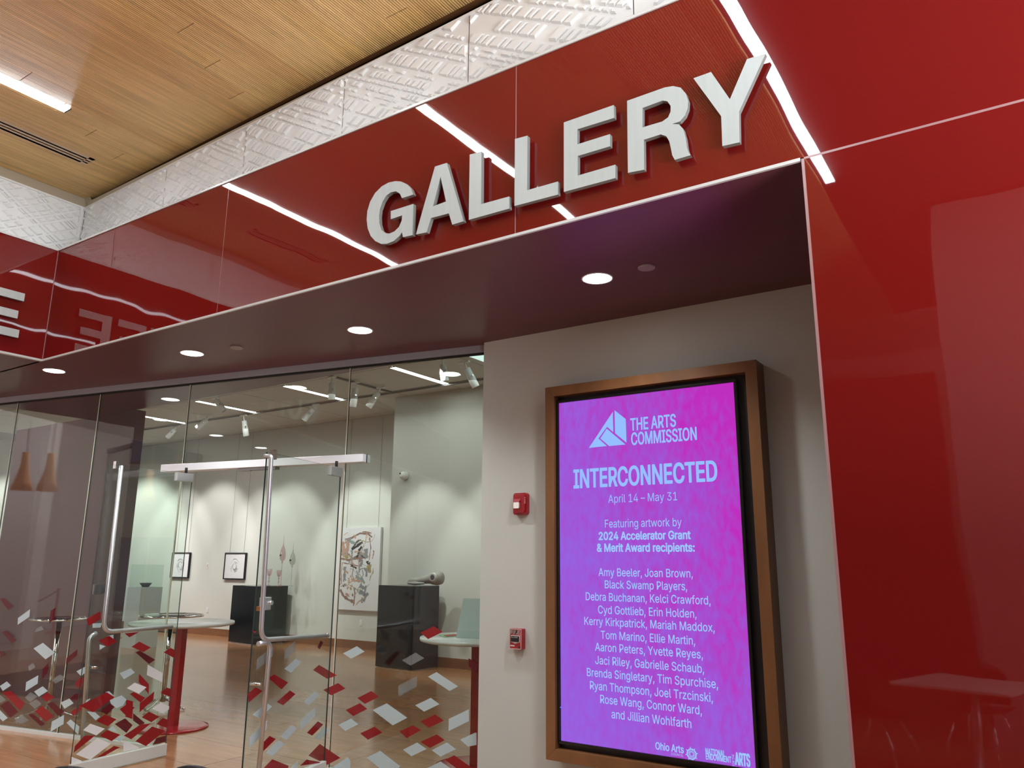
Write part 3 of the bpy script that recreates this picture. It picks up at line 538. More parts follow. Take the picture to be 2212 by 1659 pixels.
# ================================================================== relief band (sloping out and up)
def clip_poly(poly, inside, cut):
    out = []
    for i in range(len(poly)):
        a, b_ = poly[i], poly[(i + 1) % len(poly)]; ia, ib = inside(a), inside(b_)
        if ia: out.append(a)
        if ia != ib: out.append(cut(a, b_))
    return out
def clip_convex(poly, Q):
    """Sutherland-Hodgman clip of poly against the convex polygon Q (counter-clockwise)"""
    for i in range(len(Q)):
        a, b_ = Q[i], Q[(i + 1) % len(Q)]; e = b_ - a; n = Vector((-e.y, e.x)); out = []
        for k in range(len(poly)):
            p, q = poly[k], poly[(k + 1) % len(poly)]; dp, dq = n.dot(p - a), n.dot(q - a)
            if dp >= 0: out.append(p)
            if (dp >= 0) != (dq >= 0): out.append(p + (q - p) * (dp / (dp - dq)))
        poly = out
        if len(poly) < 3: return []
    return poly
def relief_panel(F, N, Q2, parent, seed, flip=False):
    """panel over the 2-D outline Q2 pressed with sunk wells laid out as a slanting plaid; F maps (u, v) to space, N points at the room"""
    rnd = random.Random(seed)
    mb = MB(); N = N.normalized()
    a1, a2 = math.radians(-30), math.radians(31)
    A = Vector((math.cos(a1), math.sin(a1))); B = Vector((math.cos(a2), math.sin(a2)))
    if flip: A.x, B.x = -A.x, -B.x
    lo = Q2[0]; W_ = max(q.x for q in Q2) - min(q.x for q in Q2)
    inv = Matrix(((A.x, B.x), (A.y, B.y))).inverted()
    ab = [inv @ q for q in Q2]
    amin, amax = min(q.x for q in ab) - .05, max(q.x for q in ab) + .05
    bmin, bmax = min(q.y for q in ab) - .05, max(q.y for q in ab) + .05
    def splits(lo_, hi, ws):
        t, L = lo_, []
        while t < hi:
            wd = rnd.choice(ws); g = rnd.choice([.012, .015, .024]); L += [(t, t + wd, 1), (t + wd, t + wd + g, 0)]; t += wd + g
        return L
    cols = splits(amin, amax, [.016, .03, .034, .045, .06, .085, .03, .045]); rows = splits(bmin, bmax, [.028, .03, .05, .09, .105, .07])
    cen = sum(Q2, Vector((0, 0))) / len(Q2)
    Qc = Q2 if (Q2[1] - Q2[0]).x * (Q2[2] - Q2[0]).y - (Q2[1] - Q2[0]).y * (Q2[2] - Q2[0]).x > 0 else Q2[::-1]
    Qi = [q + (cen - q).normalized() * .012 for q in Qc]
    dep = -.019
    for (c0, c1, cw) in cols:
        for (r0_, r1_, rw) in rows:
            cell = [A * c + B * r_ for c, r_ in ((c0, r0_), (c1, r0_), (c1, r1_), (c0, r1_))]
            if (cell[1] - cell[0]).x * (cell[2] - cell[0]).y - (cell[1] - cell[0]).y * (cell[2] - cell[0]).x < 0: cell = cell[::-1]
            full = clip_convex(cell, Qc)
            if len(full) < 3: continue
            well = cw and rw and rnd.random() > .09
            inner = clip_convex(cell, Qi) if well else []
            area = abs(sum(inner[k].x * inner[(k + 1) % len(inner)].y - inner[(k + 1) % len(inner)].x * inner[k].y for k in range(len(inner)))) / 2 if inner else 0
            if well and area > 2.2e-4 and len(full) == len(inner):
                c_ = sum(inner, Vector((0, 0))) / len(inner); m_ = min(c1 - c0, r1_ - r0_)
                ins = min(.008, m_ * .26)
                sunk = [q + (c_ - q) * min(.45, ins * 1.6 / max((c_ - q).length, 1e-4)) for q in inner]
                n_ = len(inner)
                vv = [F(q) for q in inner] + [F(q) - N * dep for q in sunk]
                mb.add(vv, [tuple(range(n_, 2 * n_))] + [(k, (k + 1) % n_, n_ + (k + 1) % n_, n_ + k) for k in range(n_)])
                if len(full) == n_ and any((full[k] - inner[k]).length > 1e-5 for k in range(n_)):
                    vv = [F(q) for q in full] + [F(q) for q in inner]
                    mb.add(vv, [(k, (k + 1) % n_, n_ + (k + 1) % n_, n_ + k) for k in range(n_)])
            else:
                mb.add([F(q) for q in full], [tuple(range(len(full)))])
    o = mb.build('relief_panel', M['relief'], parent)
    bm = bmesh.new(); bm.from_mesh(o.data); bmesh.ops.remove_doubles(bm, verts=bm.verts, dist=1e-5); bm.to_mesh(o.data); bm.free()
    return o
ZB0, ZB1 = FT + .016, 5.06
def ytop(x): return 3.67 - .0364 * (x + 7.65)
XT = -7.65
bm_ = empty('trim_relief_band_front', (XC, D, FT), kind='structure')
seams = [XT] + [-6.17 + 1.165 * k for k in range(0, 10) if -6.17 + 1.165 * k < 4.9] + [5.0]
nrm = Vector((0, -(ZB1 - ZB0), -(.47))).normalized()
ZLO = 4.36
LV = ZB1 - ZLO
def Ff(q): return Vector((q.x, ytop(q.x), ZLO + q.y))
Nf = Vector((-.036, -1, 0))
for k in range(len(seams) - 1):
    a, b_ = seams[k] + .0025, seams[k + 1] - .0025
    relief_panel(Ff, Nf, [Vector((a, 0)), Vector((b_, 0)), Vector((b_, LV)), Vector((a, LV))], bm_, 11 + k)
b = MB(); b.obox((XT, ytop(XT) - .014, ZB1 - .006), (5 - XT, ytop(5) - ytop(XT), 0), (0, .03, 0), (0, 0, .016)); b.build('top_rim', M['relief'], bm_)
bl_ = empty('trim_relief_band_left', (XC, D, FT), kind='structure')
seams = [ytop(XT), 2.50, 1.335, .17, -.995, -2.16, -3.325, -4.49, -5.9]
def Fl(q): return Vector((XT, q.x, ZLO + q.y))
for k in range(len(seams) - 1):
    a, b_ = seams[k] - .0025, seams[k + 1] + .0025
    relief_panel(Fl, Vector((1, 0, 0)), [Vector((b_, 0)), Vector((a, 0)), Vector((a, LV)), Vector((b_, LV))], bl_, 41 + k, True)
b = MB(); b.box(XT - .016, XT + .014, -6, ytop(XT), ZB1 - .006, ZB1 + .01); b.build('top_rim', M['relief'], bl_)
b = MB(); b.box(XT - .01, XT + .016, ytop(XT) - .05, ytop(XT) - .02, ZLO, ZB1 + .01); b.build('corner_trim', M['relief'], bl_)
b = MB(); b.box(XT - .02, 5, D + .02, 3.75, FT - .02, FT + .014); b.box(XT - .02, XC - .02, -6, D + .02, FT - .02, FT + .014); b.build('shelf', M['relief'], bl_)
b = MB(); b.box(XT - .06, 5, 3.76, 3.80, FT, 5.3); b.box(XT - .12, XT - .08, -6, 3.8, FT, 5.3); b.build('backing', M['black'], bl_)
# cream ledge between the band and the wood ceiling, dark gap above it
b = MB()
ye5 = 3.745 - .0265 * 12.72
b.quad((XT, ytop(XT) + .01, ZB1 - .02), (-2, ytop(-2) + .01, ZB1 - .02), (-2, ytop(-2) + .01, 5.086), (XT, ytop(XT) + .01, 5.138))
b.quad((-2, ytop(-2) + .01, ZB1 - .02), (5, ytop(5) + .01, ZB1 - .02), (5, ytop(5) + .01, 5.078), (-2, ytop(-2) + .01, 5.086))
b.quad((XT - .07, ytop(XT) + .012, ZB1), (XT + .16, ytop(XT) + .012, ZB1), (XT + .02, ytop(XT) + .02, ZC + .002), (XT - .07, ytop(XT) + .012, ZC + .002))
b.quad((XT, ytop(XT), ZB1 + .008), (XT, -6, ZB1 + .008), (XT - .07, -6, ZC + .002), (XT - .07, 3.748, ZC + .002))
b.build('trim_cream_ledge', M['cream'], kind='structure')
b = MB(); b.box(-8.6, 5, -8, 4.6, ZC + .055, ZC + .09); b.build('ceiling_void_deck', M['black'], kind='structure')

# ================================================================== wood ceiling: fluted planks
wc = empty('ceiling', (-4, 0, ZC), kind='structure')
PW, PL = .1905, 3.17
def yedge(x): return 3.745 - .041 * (x + 7.72)       # skewed front edge of the ceiling
strips = [(-6.235, -.95, 2.74), (-3.755, -.95, 2.74), (-1.275, -.95, 2.74), (1.205, -.95, 2.74), (3.685, -.95, 2.74)]  # last two continue the row out of view, added as fill
SW = .095
vents = [(-7.03, 2.10, 3.31), (-7.03, .29, 1.37)]
VW = .19
n_rows = 0
r = -16
while True:
    x1 = -4.42 - PW * (r - .0) ; x0 = x1 - PW
    r += 1
    if x0 > 4.9: continue
    if x1 < -7.72: break
    rr_ = r - 1
    ye = yedge(x0)
    j = 2.66 + .355 * rr_ - math.floor((2.66 + .355 * rr_ + 6) / PL) * PL   # joints within the length
    cuts = [-6.0] + [j + PL * q for q in range(4) if -5.7 < j + PL * q < ye - .1] + [ye]
    for q in range(len(cuts) - 1):
        m_ = random.choice(WOODC)
        ya, yb_ = cuts[q] + .003, cuts[q + 1] - .003
        segs = [(x0 + .0008, x1 - .0008, ya, yb_)]
        # keep clear of vents
        for vx, v0, v1 in vents:
            ns = []
            for (a0, a1, b0, b1) in segs:
                if a1 > vx + .01 and a0 < vx + VW - .01 and b1 > v0 and b0 < v1:
                    if b0 < v0: ns.append((a0, a1, b0, v0))
                    if b1 > v1: ns.append((a0, a1, v1, b1))
                    if a0 < vx: ns.append((a0, vx, max(b0, v0), min(b1, v1)))
                    if a1 > vx + VW: ns.append((vx + VW, a1, max(b0, v0), min(b1, v1)))
                else: ns.append((a0, a1, b0, b1))
            segs = ns
        b = MB()
        for (a0, a1, b0, b1) in segs:
            if b1 - b0 < .01: continue
            if q == len(cuts) - 2 and b1 == yb_:
                d_ = -.041 * (a1 - a0)
                b.prism([[(a0, b0, ZC), (a1, b0, ZC), (a1, b1 + d_, ZC), (a0, b1, ZC)]], (0, 0, .03))
            else: b.box(a0, a1, b0, b1, ZC, ZC + .03)
        if b.f: b.build('plank', m_, wc)
b = MB(); x9 = 5.0
b.quad((-7.72, 3.745, ZC + .001), (x9, yedge(x9), ZC + .001), (x9, 3.745 - .030 * (x9 + 7.72), ZC + .012), (-7.72, 3.745, ZC + .012))
b.quad((-7.72, 3.745, ZC + .05), (x9, yedge(x9), ZC + .05), (x9, 3.745 - .030 * (x9 + 7.72), ZC + .05), (-7.72, 3.745, ZC + .05))
b.quad((-7.72, 3.745, ZC + .012), (x9, 3.745 - .030 * (x9 + 7.72), ZC + .012), (x9, 3.745 - .030 * (x9 + 7.72), ZC + .05), (-7.72, 3.745, ZC + .05))
b.build('edge_strip', mat('dark_brown_edge', (.26, .12, .05), rough=.5), wc)  # darker brown band along the skewed front edge

for i, (x, ya, yb_) in enumerate(strips):
    t = empty('linear_ceiling_light', (x, yb_, ZC), ('white linear light in the wood ceiling beside the slotted air vent', 'linear ceiling light mirrored behind the letters L of the sign', 'linear ceiling light mirrored right of the letter Y', 'linear ceiling light added out of view as fill, first beyond the right wall seam', 'linear ceiling light added out of view as fill, farthest right')[i], 'light', 'linear lights in the wood ceiling')
    box('diffuser', x - SW / 2, x + SW / 2, ya, yb_, ZC - .004, ZC + .004, M['e_strip'], t)
    box('end_cap', x - SW / 2, x + SW / 2, yb_, yb_ + .012, ZC - .005, ZC + .004, M['plastic_black'], t)
for i, (vx, v0, v1) in enumerate(vents):
    t = empty('air_vent', (vx, v1, ZC), ('slotted linear air vent in the wood ceiling at upper left', 'slotted air vent mirrored in the red glass left of the letter G')[i], 'vent', 'ceiling air vents')
    box('duct_box', vx, vx + VW, v0, v1, ZC + .05, ZC + .056, M['black'], t)
    for q in range(4):
        xx = vx + (0, .050, .096, .150)[q]
        box('blade', xx, xx + (.012, .022, .022, .040)[q], v0, v1, ZC - .001, ZC + .003, M['flange'], t)
    for ya_, yb2 in ((v1 - .05, v1), (v0, v0 + .05)):
        box('end_piece', vx + .012, vx + VW, ya_, yb2, ZC - .001, ZC + .003, M['flange'], t)
    box('side_baffle', vx - .002, vx, v0, v1, ZC, ZC + .05, M['black'], t); box('side_baffle', vx + VW, vx + VW + .002, v0, v1, ZC, ZC + .05, M['black'], t)

# ================================================================== unseen rest of the hall (what the glass mirrors)
b = MB(); b.box(-21, 5.2, -8.1, -8, 0, 5.6); b.build('wall_rear', M['pale_wall'], kind='structure')
b = MB(); b.box(5.0, 5.1, -8, 4, 0, 5.5); b.build('wall_side_right', M['pale_wall'], kind='structure')
box('ceiling_left_hall', -21, -8.6, -8, YM - .3, 5.6, 5.7, M['pale_wall'], kind='structure')
box('wall_left_bulkhead', -9.85, XL, -8, YM - .3, H, 5.6, M['pale_wall'], kind='structure')
box('ceiling_rear', -8.6, 5.0, -8, -5.98, ZC - .02, ZC + .05, M['pale_wall'], kind='structure')
box('wall_left_hall', -14.2, -14.0, -2.15, 3.4, 0, 5.6, M['pale_wall'], kind='structure')
box('wall_left_hall_far', -17.1, -17.0, -8, 3.4, 0, 5.6, M['pale_wall'], kind='structure')
# red glass pier seen mirrored in the right-hand red wall
box('wall_rear_pier', -4.0, -1.0, -7.4, -7.0, 0, 4.6, M['soffit'], kind='structure')
box('wall_rear_column', -.555, 1.5, -2.4, -2.0, 0, ZC - .02, M['grey_wall'], kind='structure')

# ================================================================== storefront
st = empty('window_1', (GM.x, GM.y, 0), kind='structure')
HH = 3.262
def gpane(name, xa, xb, z0, z1, parent, thick=.012, off=0.0, lbl=None):
    mb = MB(); a = gl(xa, off, z0); b_ = gl(xb, off, z0); n = GN * thick; u = Vector((0, 0, z1 - z0))
    mb.quad(a, b_, b_ + u, a + u, 0)
    mb.quad(a + n, a + n + u, b_ + n + u, b_ + n, 0)
    e = .0
    mb.quad(a, a + u, a + u + n, a + n, 1); mb.quad(b_, b_ + n, b_ + u + n, b_ + u, 1)
    mb.quad(a + u, b_ + u, b_ + u + n, a + u + n, 1)
    return mb.build(name, [M['glass'], M['glass_edge']], parent, label=lbl)
jx = [-12.2, -9.03, -7.812, -6.637]
panes_left = [gpane('pane', a + .004, b_ - .004, .03, HH, st) for a, b_ in zip(jx[:-1], jx[1:])]
pane_tr = gpane('pane', -6.629, -4.842, 2.485, HH, st)
pane_r = gpane('pane', -4.834, -3.525, .03, HH, st)
mb = MB()
for x in (-9.03, -7.812, -6.633, -4.838):
    z0 = .03
    a = gl(x - .006, -.001, z0); mb.obox(a, GD * .009, GN * .014, (0, 0, HH - z0))
mb.build('silicone_joint', M['glass_edge_pale'], st)
mb = MB(); mb.obox(gl(-12.2, -.03, HH), GD * (8.7 / GD.x), GN * .06, (0, 0, H - HH)); mb.build('head_channel', M['head_bar'], st)
mb = MB(); mb.obox(gl(-12.2, -.012, HH - .012), GD * (8.7 / GD.x), GN * .036, (0, 0, .013)); mb.build('head_gasket', M['black'], st)
mb = MB(); mb.obox(gl(-12.2, -.02, 0), GD * (5.56 / GD.x), GN * .05, (0, 0, .03)); mb.build('sill_channel', M['trim_white'], st)
mb = MB(); mb.obox(gl(-4.84, -.02, 0), GD * (1.32 / GD.x), GN * .05, (0, 0, .03)); mb.build('sill_channel', M['trim_white'], st)
# header rail over the doors
hd = empty('door_header', gl(-5.7, 0, 2.42), 'white steel header rail spanning above the two open glass doors', 'header')
mb = MB(); mb.obox(gl(-6.84, -.055, 2.415), GD * (2.21 / GD.x), GN * .11, (0, 0, .066)); mb.build('rail', M['header'], hd, bevel=.002)
mb = MB(); mb.obox(gl(-4.629, -.004, 2.413), GD * .004, GN * .008, (0, 0, .07)); mb.build('glass_slot', M['black'], hd)
mb = MB(); mb.obox(gl(-5.95, -.03, 2.392), GD * .42, GN * .06, (0, 0, .022)); mb.obox(gl(-5.86, -.032, 2.388), GD * .05, GN * .03, (0, 0, .01)); mb.build('latch_housing', M['steel_dark'], hd)

# ---- decals: digitised as parallelograms, laid on the real glass planes
CR = {'a': (0, 1220, 440 / 1663.), 'b': (340, 1250, 420 / 1704.), 'c': (680, 1280, 380 / 1663.)}
DEC_LEFT = '''a W 148,435 247,362 241,425 145,490|a W 275,683 352,637 449,718 373,772|a D 15,545 55,540 135,615 98,642|a D 0,280 30,270 105,340 68,370|a W 0,990 58,952 92,985 25,1030|a W 215,958 314,902 308,970 208,1033|a W 280,1035 350,992 392,1030 318,1077|a D 350,850 400,795 390,880 345,935|a D 415,375 455,350 447,440 402,480|a R 340,1080 388,1042 445,1080 385,1118|a G 230,830 270,800 293,835 240,870|a G 425,940 495,893 530,930 455,970|a G 205,1085 250,1040 310,1075 250,1120|a G 238,1130 300,1100 342,1135 285,1178|a R 20,1040 90,1030 205,1130 165,1190|a D 0,1150 65,1110 150,1200 85,1250|a W 0,1185 65,1250 25,1278 0,1255|a R 285,1195 345,1150 440,1235 375,1282|a D 385,1135 430,1118 525,1200 480,1235|a D 235,1225 265,1212 370,1300 335,1317|a R 580,1200 655,1150 690,1165 600,1235|a W 495,1125 568,1092 602,1130 528,1175|a W 425,1280 525,1225 520,1300 415,1362|a W 545,1290 578,1262 650,1320 640,1385|a D 545,760 635,690 630,740 540,810|a R 612,980 650,922 690,925 660,1020|a W 625,870 700,830 698,880 665,910|a D 0,700 35,735 10,755|a G 0,1060 40,1090 48,1105 0,1130|a G 120,1260 180,1220 240,1270 170,1300|a D 560,1100 620,1050 690,1060 620,1110|a G 300,520 340,500 360,530 280,555'''  # one dark piece is the mirrored stanchion post, its reflection painted as film
DEC_LDOOR = '''a W 755,480 830,475 820,512 755,515|a R 705,440 822,378 822,445 720,500|a W 875,580 925,570 925,612|a R 800,620 890,580 955,625 875,668|a R 1015,560 1135,548 1055,592|a R 1072,670 1137,627 1230,675 1170,712|a D 1105,715 1140,700 1265,775 1215,810|a W 812,650 860,665 812,695|a R 1335,715 1390,678 1425,695 1422,762|a W 975,885 1065,845 1100,880 1010,935|a K 1205,815 1325,882 1322,958 1198,900|a R 1135,890 1215,975 1213,1055 1130,955|a K 1035,1008 1098,962 1195,1000 1132,1052|a R 1060,1055 1090,1038 1185,1085 1145,1125|a R 1140,1130 1258,1035 1250,1100 1137,1205|a R 1310,1045 1360,1003 1392,1012 1390,1080|a K 1243,1175 1310,1125 1380,1155 1378,1180 1330,1215|a R 650,1150 870,1040 935,1080 760,1205|a W 895,1105 990,1065 1032,1100 1000,1150 950,1170 905,1140|a W 705,1195 775,1205 815,1240 780,1270|a W 860,1040 890,1032 935,1075 900,1080|a R 785,1275 855,1222 950,1262 880,1318|a R 1028,1100 1085,1115 1080,1260 1022,1240|a D 815,1190 900,1130 935,1160 870,1225|a R 975,1180 1030,1140 1100,1165 1025,1230|a R 1155,1245 1215,1200 1300,1240 1235,1285|a R 1275,1300 1330,1250 1370,1265 1368,1335|a K 678,1350 735,1297 855,1338 785,1393|a R 815,1395 870,1348 980,1387 910,1440|a D 935,1300 1020,1253 1080,1310 1030,1372|a W 880,1345 920,1315 965,1365 930,1360|a W 945,1425 990,1390 1025,1410 975,1445|a R 1010,1395 1150,1300 1225,1300 1070,1425|a R 1105,1440 1240,1320 1348,1355 1190,1480|a D 1245,1470 1275,1415 1352,1395 1350,1445|a R 610,1480 690,1395 775,1395 600,1535|a K 618,1548 795,1415 905,1460 735,1592|a R 785,1575 930,1478 978,1490 850,1560|a K 1005,1432 1138,1492 1130,1500 1005,1525|a K 583,1567 665,1600 665,1612 580,1637|a D 1085,1210 1180,1290 1150,1320 1085,1270|a W 700,1110 735,1090 735,1100 700,1125'''
DEC_RDOOR = '''b R 830,455 870,462 850,482|b G 870,705 1015,590 1010,680 865,805|b G 1115,625 1210,540 1200,640 1110,710|b W 1110,790 1210,703 1260,730 1168,825|b R 970,870 1020,838 1143,910 1085,970|b R 790,1010 860,950 918,985 800,1085|b R 1045,1080 1160,980 1208,1012 1100,1110|b W 1280,1080 1375,988 1420,1020 1325,1108|b W 832,1190 955,1090 1002,1120 890,1225|b W 1250,1250 1382,1125 1380,1200 1255,1325|b W 805,1390 960,1240 955,1320 803,1490|b R 1310,1350 1405,1250 1452,1278 1355,1375|b W 1075,1380 1175,1282 1225,1310 1130,1415|b R 920,1440 980,1378 1035,1405 925,1512|b W 948,1525 1060,1417 1113,1445 1005,1557|b R 930,1659 1005,1583 1150,1640 1140,1665|b R 1247,1640 1305,1585 1430,1640 1410,1665|b W 1160,1665 1228,1595 1225,1665|b D 1400,600 1430,540 1450,560 1420,620'''
DEC_RIGHT = '''c W 268,575 398,507 472,558 345,625|b R 1365,800 1418,755 1575,848 1490,878|b R 1455,975 1585,915 1650,962 1525,1022|b W 1378,1390 1470,1290 1510,1330 1425,1415|b R 1325,1550 1425,1447 1605,1570 1490,1630|c R 403,997 535,930 608,985 475,1052|c R 293,1110 428,1045 497,1100 365,1167|c W 548,1110 682,1047 876,1183 738,1255|c W 225,1250 345,1190 412,1245 290,1308|c R 430,1330 567,1267 640,1323 505,1390|c W 1070,795 1152,752 1355,887 1275,930|c G 825,640 955,568 1038,620 905,690|c G 790,880 970,790 965,890 790,985|c W 950,1065 1098,995 1180,1055 1035,1125|c R 1000,1218 1138,1152 1222,1210 1080,1277|c R 800,1310 930,1255 1005,1300 870,1375|c W 1267,1195 1457,1103 1457,1215 1265,1310|c W 1375,1390 1520,1323 1530,1330 1530,1440 1450,1455|c R 1000,1410 1155,1340 1230,1395 1090,1468|c W 835,1485 970,1417 1058,1478 915,1547|c W 1105,1490 1250,1417 1335,1480 1190,1550|c R 1232,1580 1318,1538 1490,1659 1345,1665|c W 1055,1665 1190,1595 1290,1665|c W 490,1560 620,1495 808,1640 790,1665 620,1665|c W 170,1650 315,1555 340,1590 335,1665|c R 1000,378 1128,317 1208,372 1072,440|c D 1455,620 1540,670 1535,760 1455,700'''
FM = {'W': 'film_white', 'R': 'film_red', 'D': 'film_dark', 'G': 'film_grey', 'K': 'film_bright'}
LAB = {'W': 'frosted white film piece', 'R': 'red film piece', 'D': 'dark red film piece', 'G': 'faint grey film piece', 'K': 'bright white film piece'}
def decals(spec, p0, n, parents, zmin, side=-.0016):
    n = Vector(n).normalized()
    for idx, it in enumerate(spec.split('|')):
        c, k, rest = it.strip().split(' ', 2)
        ox, oy, s = CR[c]
        pts = [onP(ox + float(q.split(',')[0]) * s, oy + float(q.split(',')[1]) * s, p0, n) for q in rest.split()]
        for q in pts: q.z = max(q.z, zmin)
        o_ = n * (side - .00035 * (idx % 5))
        par = parents(sum((q.x for q in pts)) / len(pts)) if callable(parents) else parents
        mb = MB(); mb.prism([[q + o_ for q in pts]], n * .0003)
        mb.build('film_piece', M[FM[k]], par, label=LAB[k])
def which(x):
    for a, b_, p in zip(jx[:-1], jx[1:], panes_left):
        if a <= x <= b_: return p
    return panes_left[-1]
decals(DEC_LEFT, GM, GN, which, .032)
decals(DEC_RIGHT, GM, GN, pane_r, .032)

# ---- doors
def door(name, hinge, free, ztop, rail_h, dec, cat_label, pull_side, bar_spec, rail=True):
    h = Vector((*hinge, 0)); f = Vector((*free, 0)); d = (f - h); L = d.length; d.normalize()
    n = Vector((-d.y, d.x, 0))
    if n.dot(CP - h) > 0: n = -n            # n points away from the viewer
    t = empty(name, h, kind='structure')
    mb = MB(); th = n * .012; z0 = rail_h; a = h + Vector((0, 0, z0)); b_ = f + Vector((0, 0, z0)); u = Vector((0, 0, ztop - z0))
    mb.quad(a, b_, b_ + u, a + u, 0); mb.quad(a + th, a + th + u, b_ + th + u, b_ + th, 0)
    mb.quad(a, a + u, a + u + th, a + th, 1); mb.quad(b_, b_ + th, b_ + u + th, b_ + u, 1); mb.quad(a + u, b_ + u, b_ + u + th, a + u + th, 1)
    leaf = mb.build('glass_leaf', [M['glass'], M['glass_edge']], t)
    mb = MB(); mb.obox(h - n * .016 + Vector((0, 0, .008)), d * L, n * .044, (0, 0, rail_h - .008)); mb.build('bottom_rail', M['trim_white'], t, bevel=.003)
    mb = MB(); mb.obox(h - n * .014 + Vector((0, 0, ztop - .075)), d * .17, n * .04, (0, 0, .075)); mb.build('top_patch', M['steel'], t, bevel=.002)
    mb = MB(); mb.tube([h + d * .07 + n * .006 + Vector((0, 0, ztop)), h + d * .07 + n * .006 + Vector((0, 0, ztop + .05))], .012); mb.build('pivot', M['black'], t)
    decals(dec, h, n, leaf, rail_h + .002)
    return t, h, d, n, L
def L_bar(t, pts, r=.0165, name='push_bar', m_='steel'):
    # polyline with rounded inner corners
    P = [Vector(p) for p in pts]; out = [P[0]]
    for i in range(1, len(P) - 1):
        a, b_, c = P[i - 1], P[i], P[i + 1]; ra = min(.09, (a - b_).length * .45, (c - b_).length * .45)
        p1 = b_ + (a - b_).normalized() * ra; p2 = b_ + (c - b_).normalized() * ra
        for k in range(9):
            s = k / 8.0; out.append((p1 * (1 - s) + b_ * s) * (1 - s) + (b_ * (1 - s) + p2 * s) * s)
    out.append(P[-1])
    mb = MB(); mb.tube(out, r, 16); return mb.build(name, M[m_], t)
def on_door(px, py, h, n, off):
    return onP(px, py, h + n * off, n)
# left door
t, h, d, n, L = door('door_1', (-6.32, 4.285), (-6.262, 3.462), 2.365, .10, DEC_LDOOR, '', 1, None)
pt = [on_door(x, y, h, n, -.055) for x, y in ((262, 1006), (222, 1366), (372, 1353))]
L_bar(t, pt)
pt2 = [on_door(x, y, h, n, .06) for x, y in ((208, 1367), (193, 1378), (172, 1655))]
pt2[-1].z = .2
L_bar(t, pt2, name='pull_bar')
mb = MB()
a = on_door(251, 1000, h, n, -.012); mb.obox(a - Vector((0, 0, .045)), d * -.03, n * .036, (0, 0, .06)); mb.build('bar_clamp', M['chrome'], t)
mb = MB(); a = on_door(204, 1442, h, n, 0); mb.tube([a - n * .03, a + n * .062], .011); mb.build('stand_off', M['chrome'], t)
mb = MB(); a = on_door(205, 1284, h, n, -.02); mb.obox(a, d * -.065, n * .05, (0, 0, .075)); mb.obox(a + Vector((0, 0, .01)) - d * .065, d * -.03, n * .03, (0, 0, .05)); mb.build('lock_case', M['steel_dark'], t)
# right door
t, h, d, n, L = door('door_2', (-4.80, 4.64), (-4.545, 3.665), 2.365, .10, DEC_RDOOR, '', 1, None)
pt = [on_door(x, y, h, n, -.055) for x, y in ((586, 985), (563, 1383), (706, 1373))]
pt0 = pt[0]; L_bar(t, [pt0 + n * .055, pt0] + pt[1:])
mb = MB(); mb.tube([pt[-1] - d * .012, pt[-1] + d * .012], .019, 16); mb.build('bar_end_collar', M['chrome'], t)
pt2 = [on_door(x, y, h, n, -.05) for x, y in ((558, 1391), (584, 1386), (560, 1655))]
e_ = pt2[-1] + (pt2[-1] - pt2[-2]) * .3
L_bar(t, pt2[:2] + [e_], name='pull_bar')
mb = MB(); a = on_door(556, 1478, h, n, 0); mb.tube([a - n * .03, a + n * .062], .011); mb.build('stand_off', M['chrome'], t)
mb = MB(); a = on_door(599, 978, h, n, -.02); mb.obox(a - Vector((0, 0, .05)), d * .02, n * .05, (0, 0, .07)); mb.build('bar_clamp', M['chrome'], t)
mb = MB(); a = on_door(569, 1319, h, n, -.014); mb.obox(a, d * -.085, n * .04, (0, 0, .088)); mb.build('lock_case', M['steel'], t, bevel=.004)
mb = MB(); a = on_door(588, 1302, h, n, -.03); mb.tube([a, a + n * .03], .016, 16); mb.build('lock_cylinder', M['chrome'], t)
mb = MB(); a = on_door(561, 1320, h, n, -.012); mb.obox(a, d * -.03, n * .03, (0, 0, .03)); mb.build('lock_bolt', mat('orange_brass', (.5, .2, .06), rough=.4, metal=.6), t)

# ================================================================== GALLERY sign
sg = empty('gallery_sign', (-3.24, D, 3.46), 'GALLERY in big grey metal capitals standing off the red glass fascia', 'sign')
S2 = (700, 0, 800 / 2212.); S3 = (1412, 0, 800 / 2212.)
LET = [
 (S2, ['533,1165 520,1128 495,1098 460,1080 425,1077 385,1085 345,1108 305,1150 275,1205 258,1265 254,1320 260,1375 278,1425 305,1458 340,1477 375,1477 415,1460 448,1430 465,1405 470,1437 527,1425 533,1225 398,1268 398,1320 466,1297 463,1330 447,1370 420,1398 390,1412 365,1408 342,1388 330,1345 328,1300 333,1255 350,1205 372,1168 400,1147 430,1142 453,1158 465,1187']),
 (S2, ['548,1410 662,1007 733,985 833,1332 765,1352 745,1285 638,1313 612,1398', '695,1068 728,1215 650,1243']),
 (S2, ['870,930 940,912 938,1228 1106,1182 1106,1255 864,1322']),
 (S2, ['1140,835 1215,815 1213,1145 1397,1093 1397,1172 1137,1240']),
 (S2, ['1432,737 1730,633 1733,710 1513,778 1513,868 1708,807 1708,880 1515,938 1515,1055 1740,990 1740,1070 1432,1153']),
 (S2, ['1810,603 2035,523 2085,515 2130,525 2160,560 2175,605 2172,650 2155,695 2125,730 2080,745 2120,748 2145,775 2160,830 2168,890 2178,920 2190,935 2095,963 2080,935 2072,895 2062,850 2045,820 2010,808 1910,840 1912,1022 1815,1040', '1902,647 2020,603 2050,607 2070,635 2070,670 2055,705 2020,730 1902,765']),
 (S3, ['237,463 342,425 455,590 557,348 668,315 510,665 513,850 410,873 403,692'])]
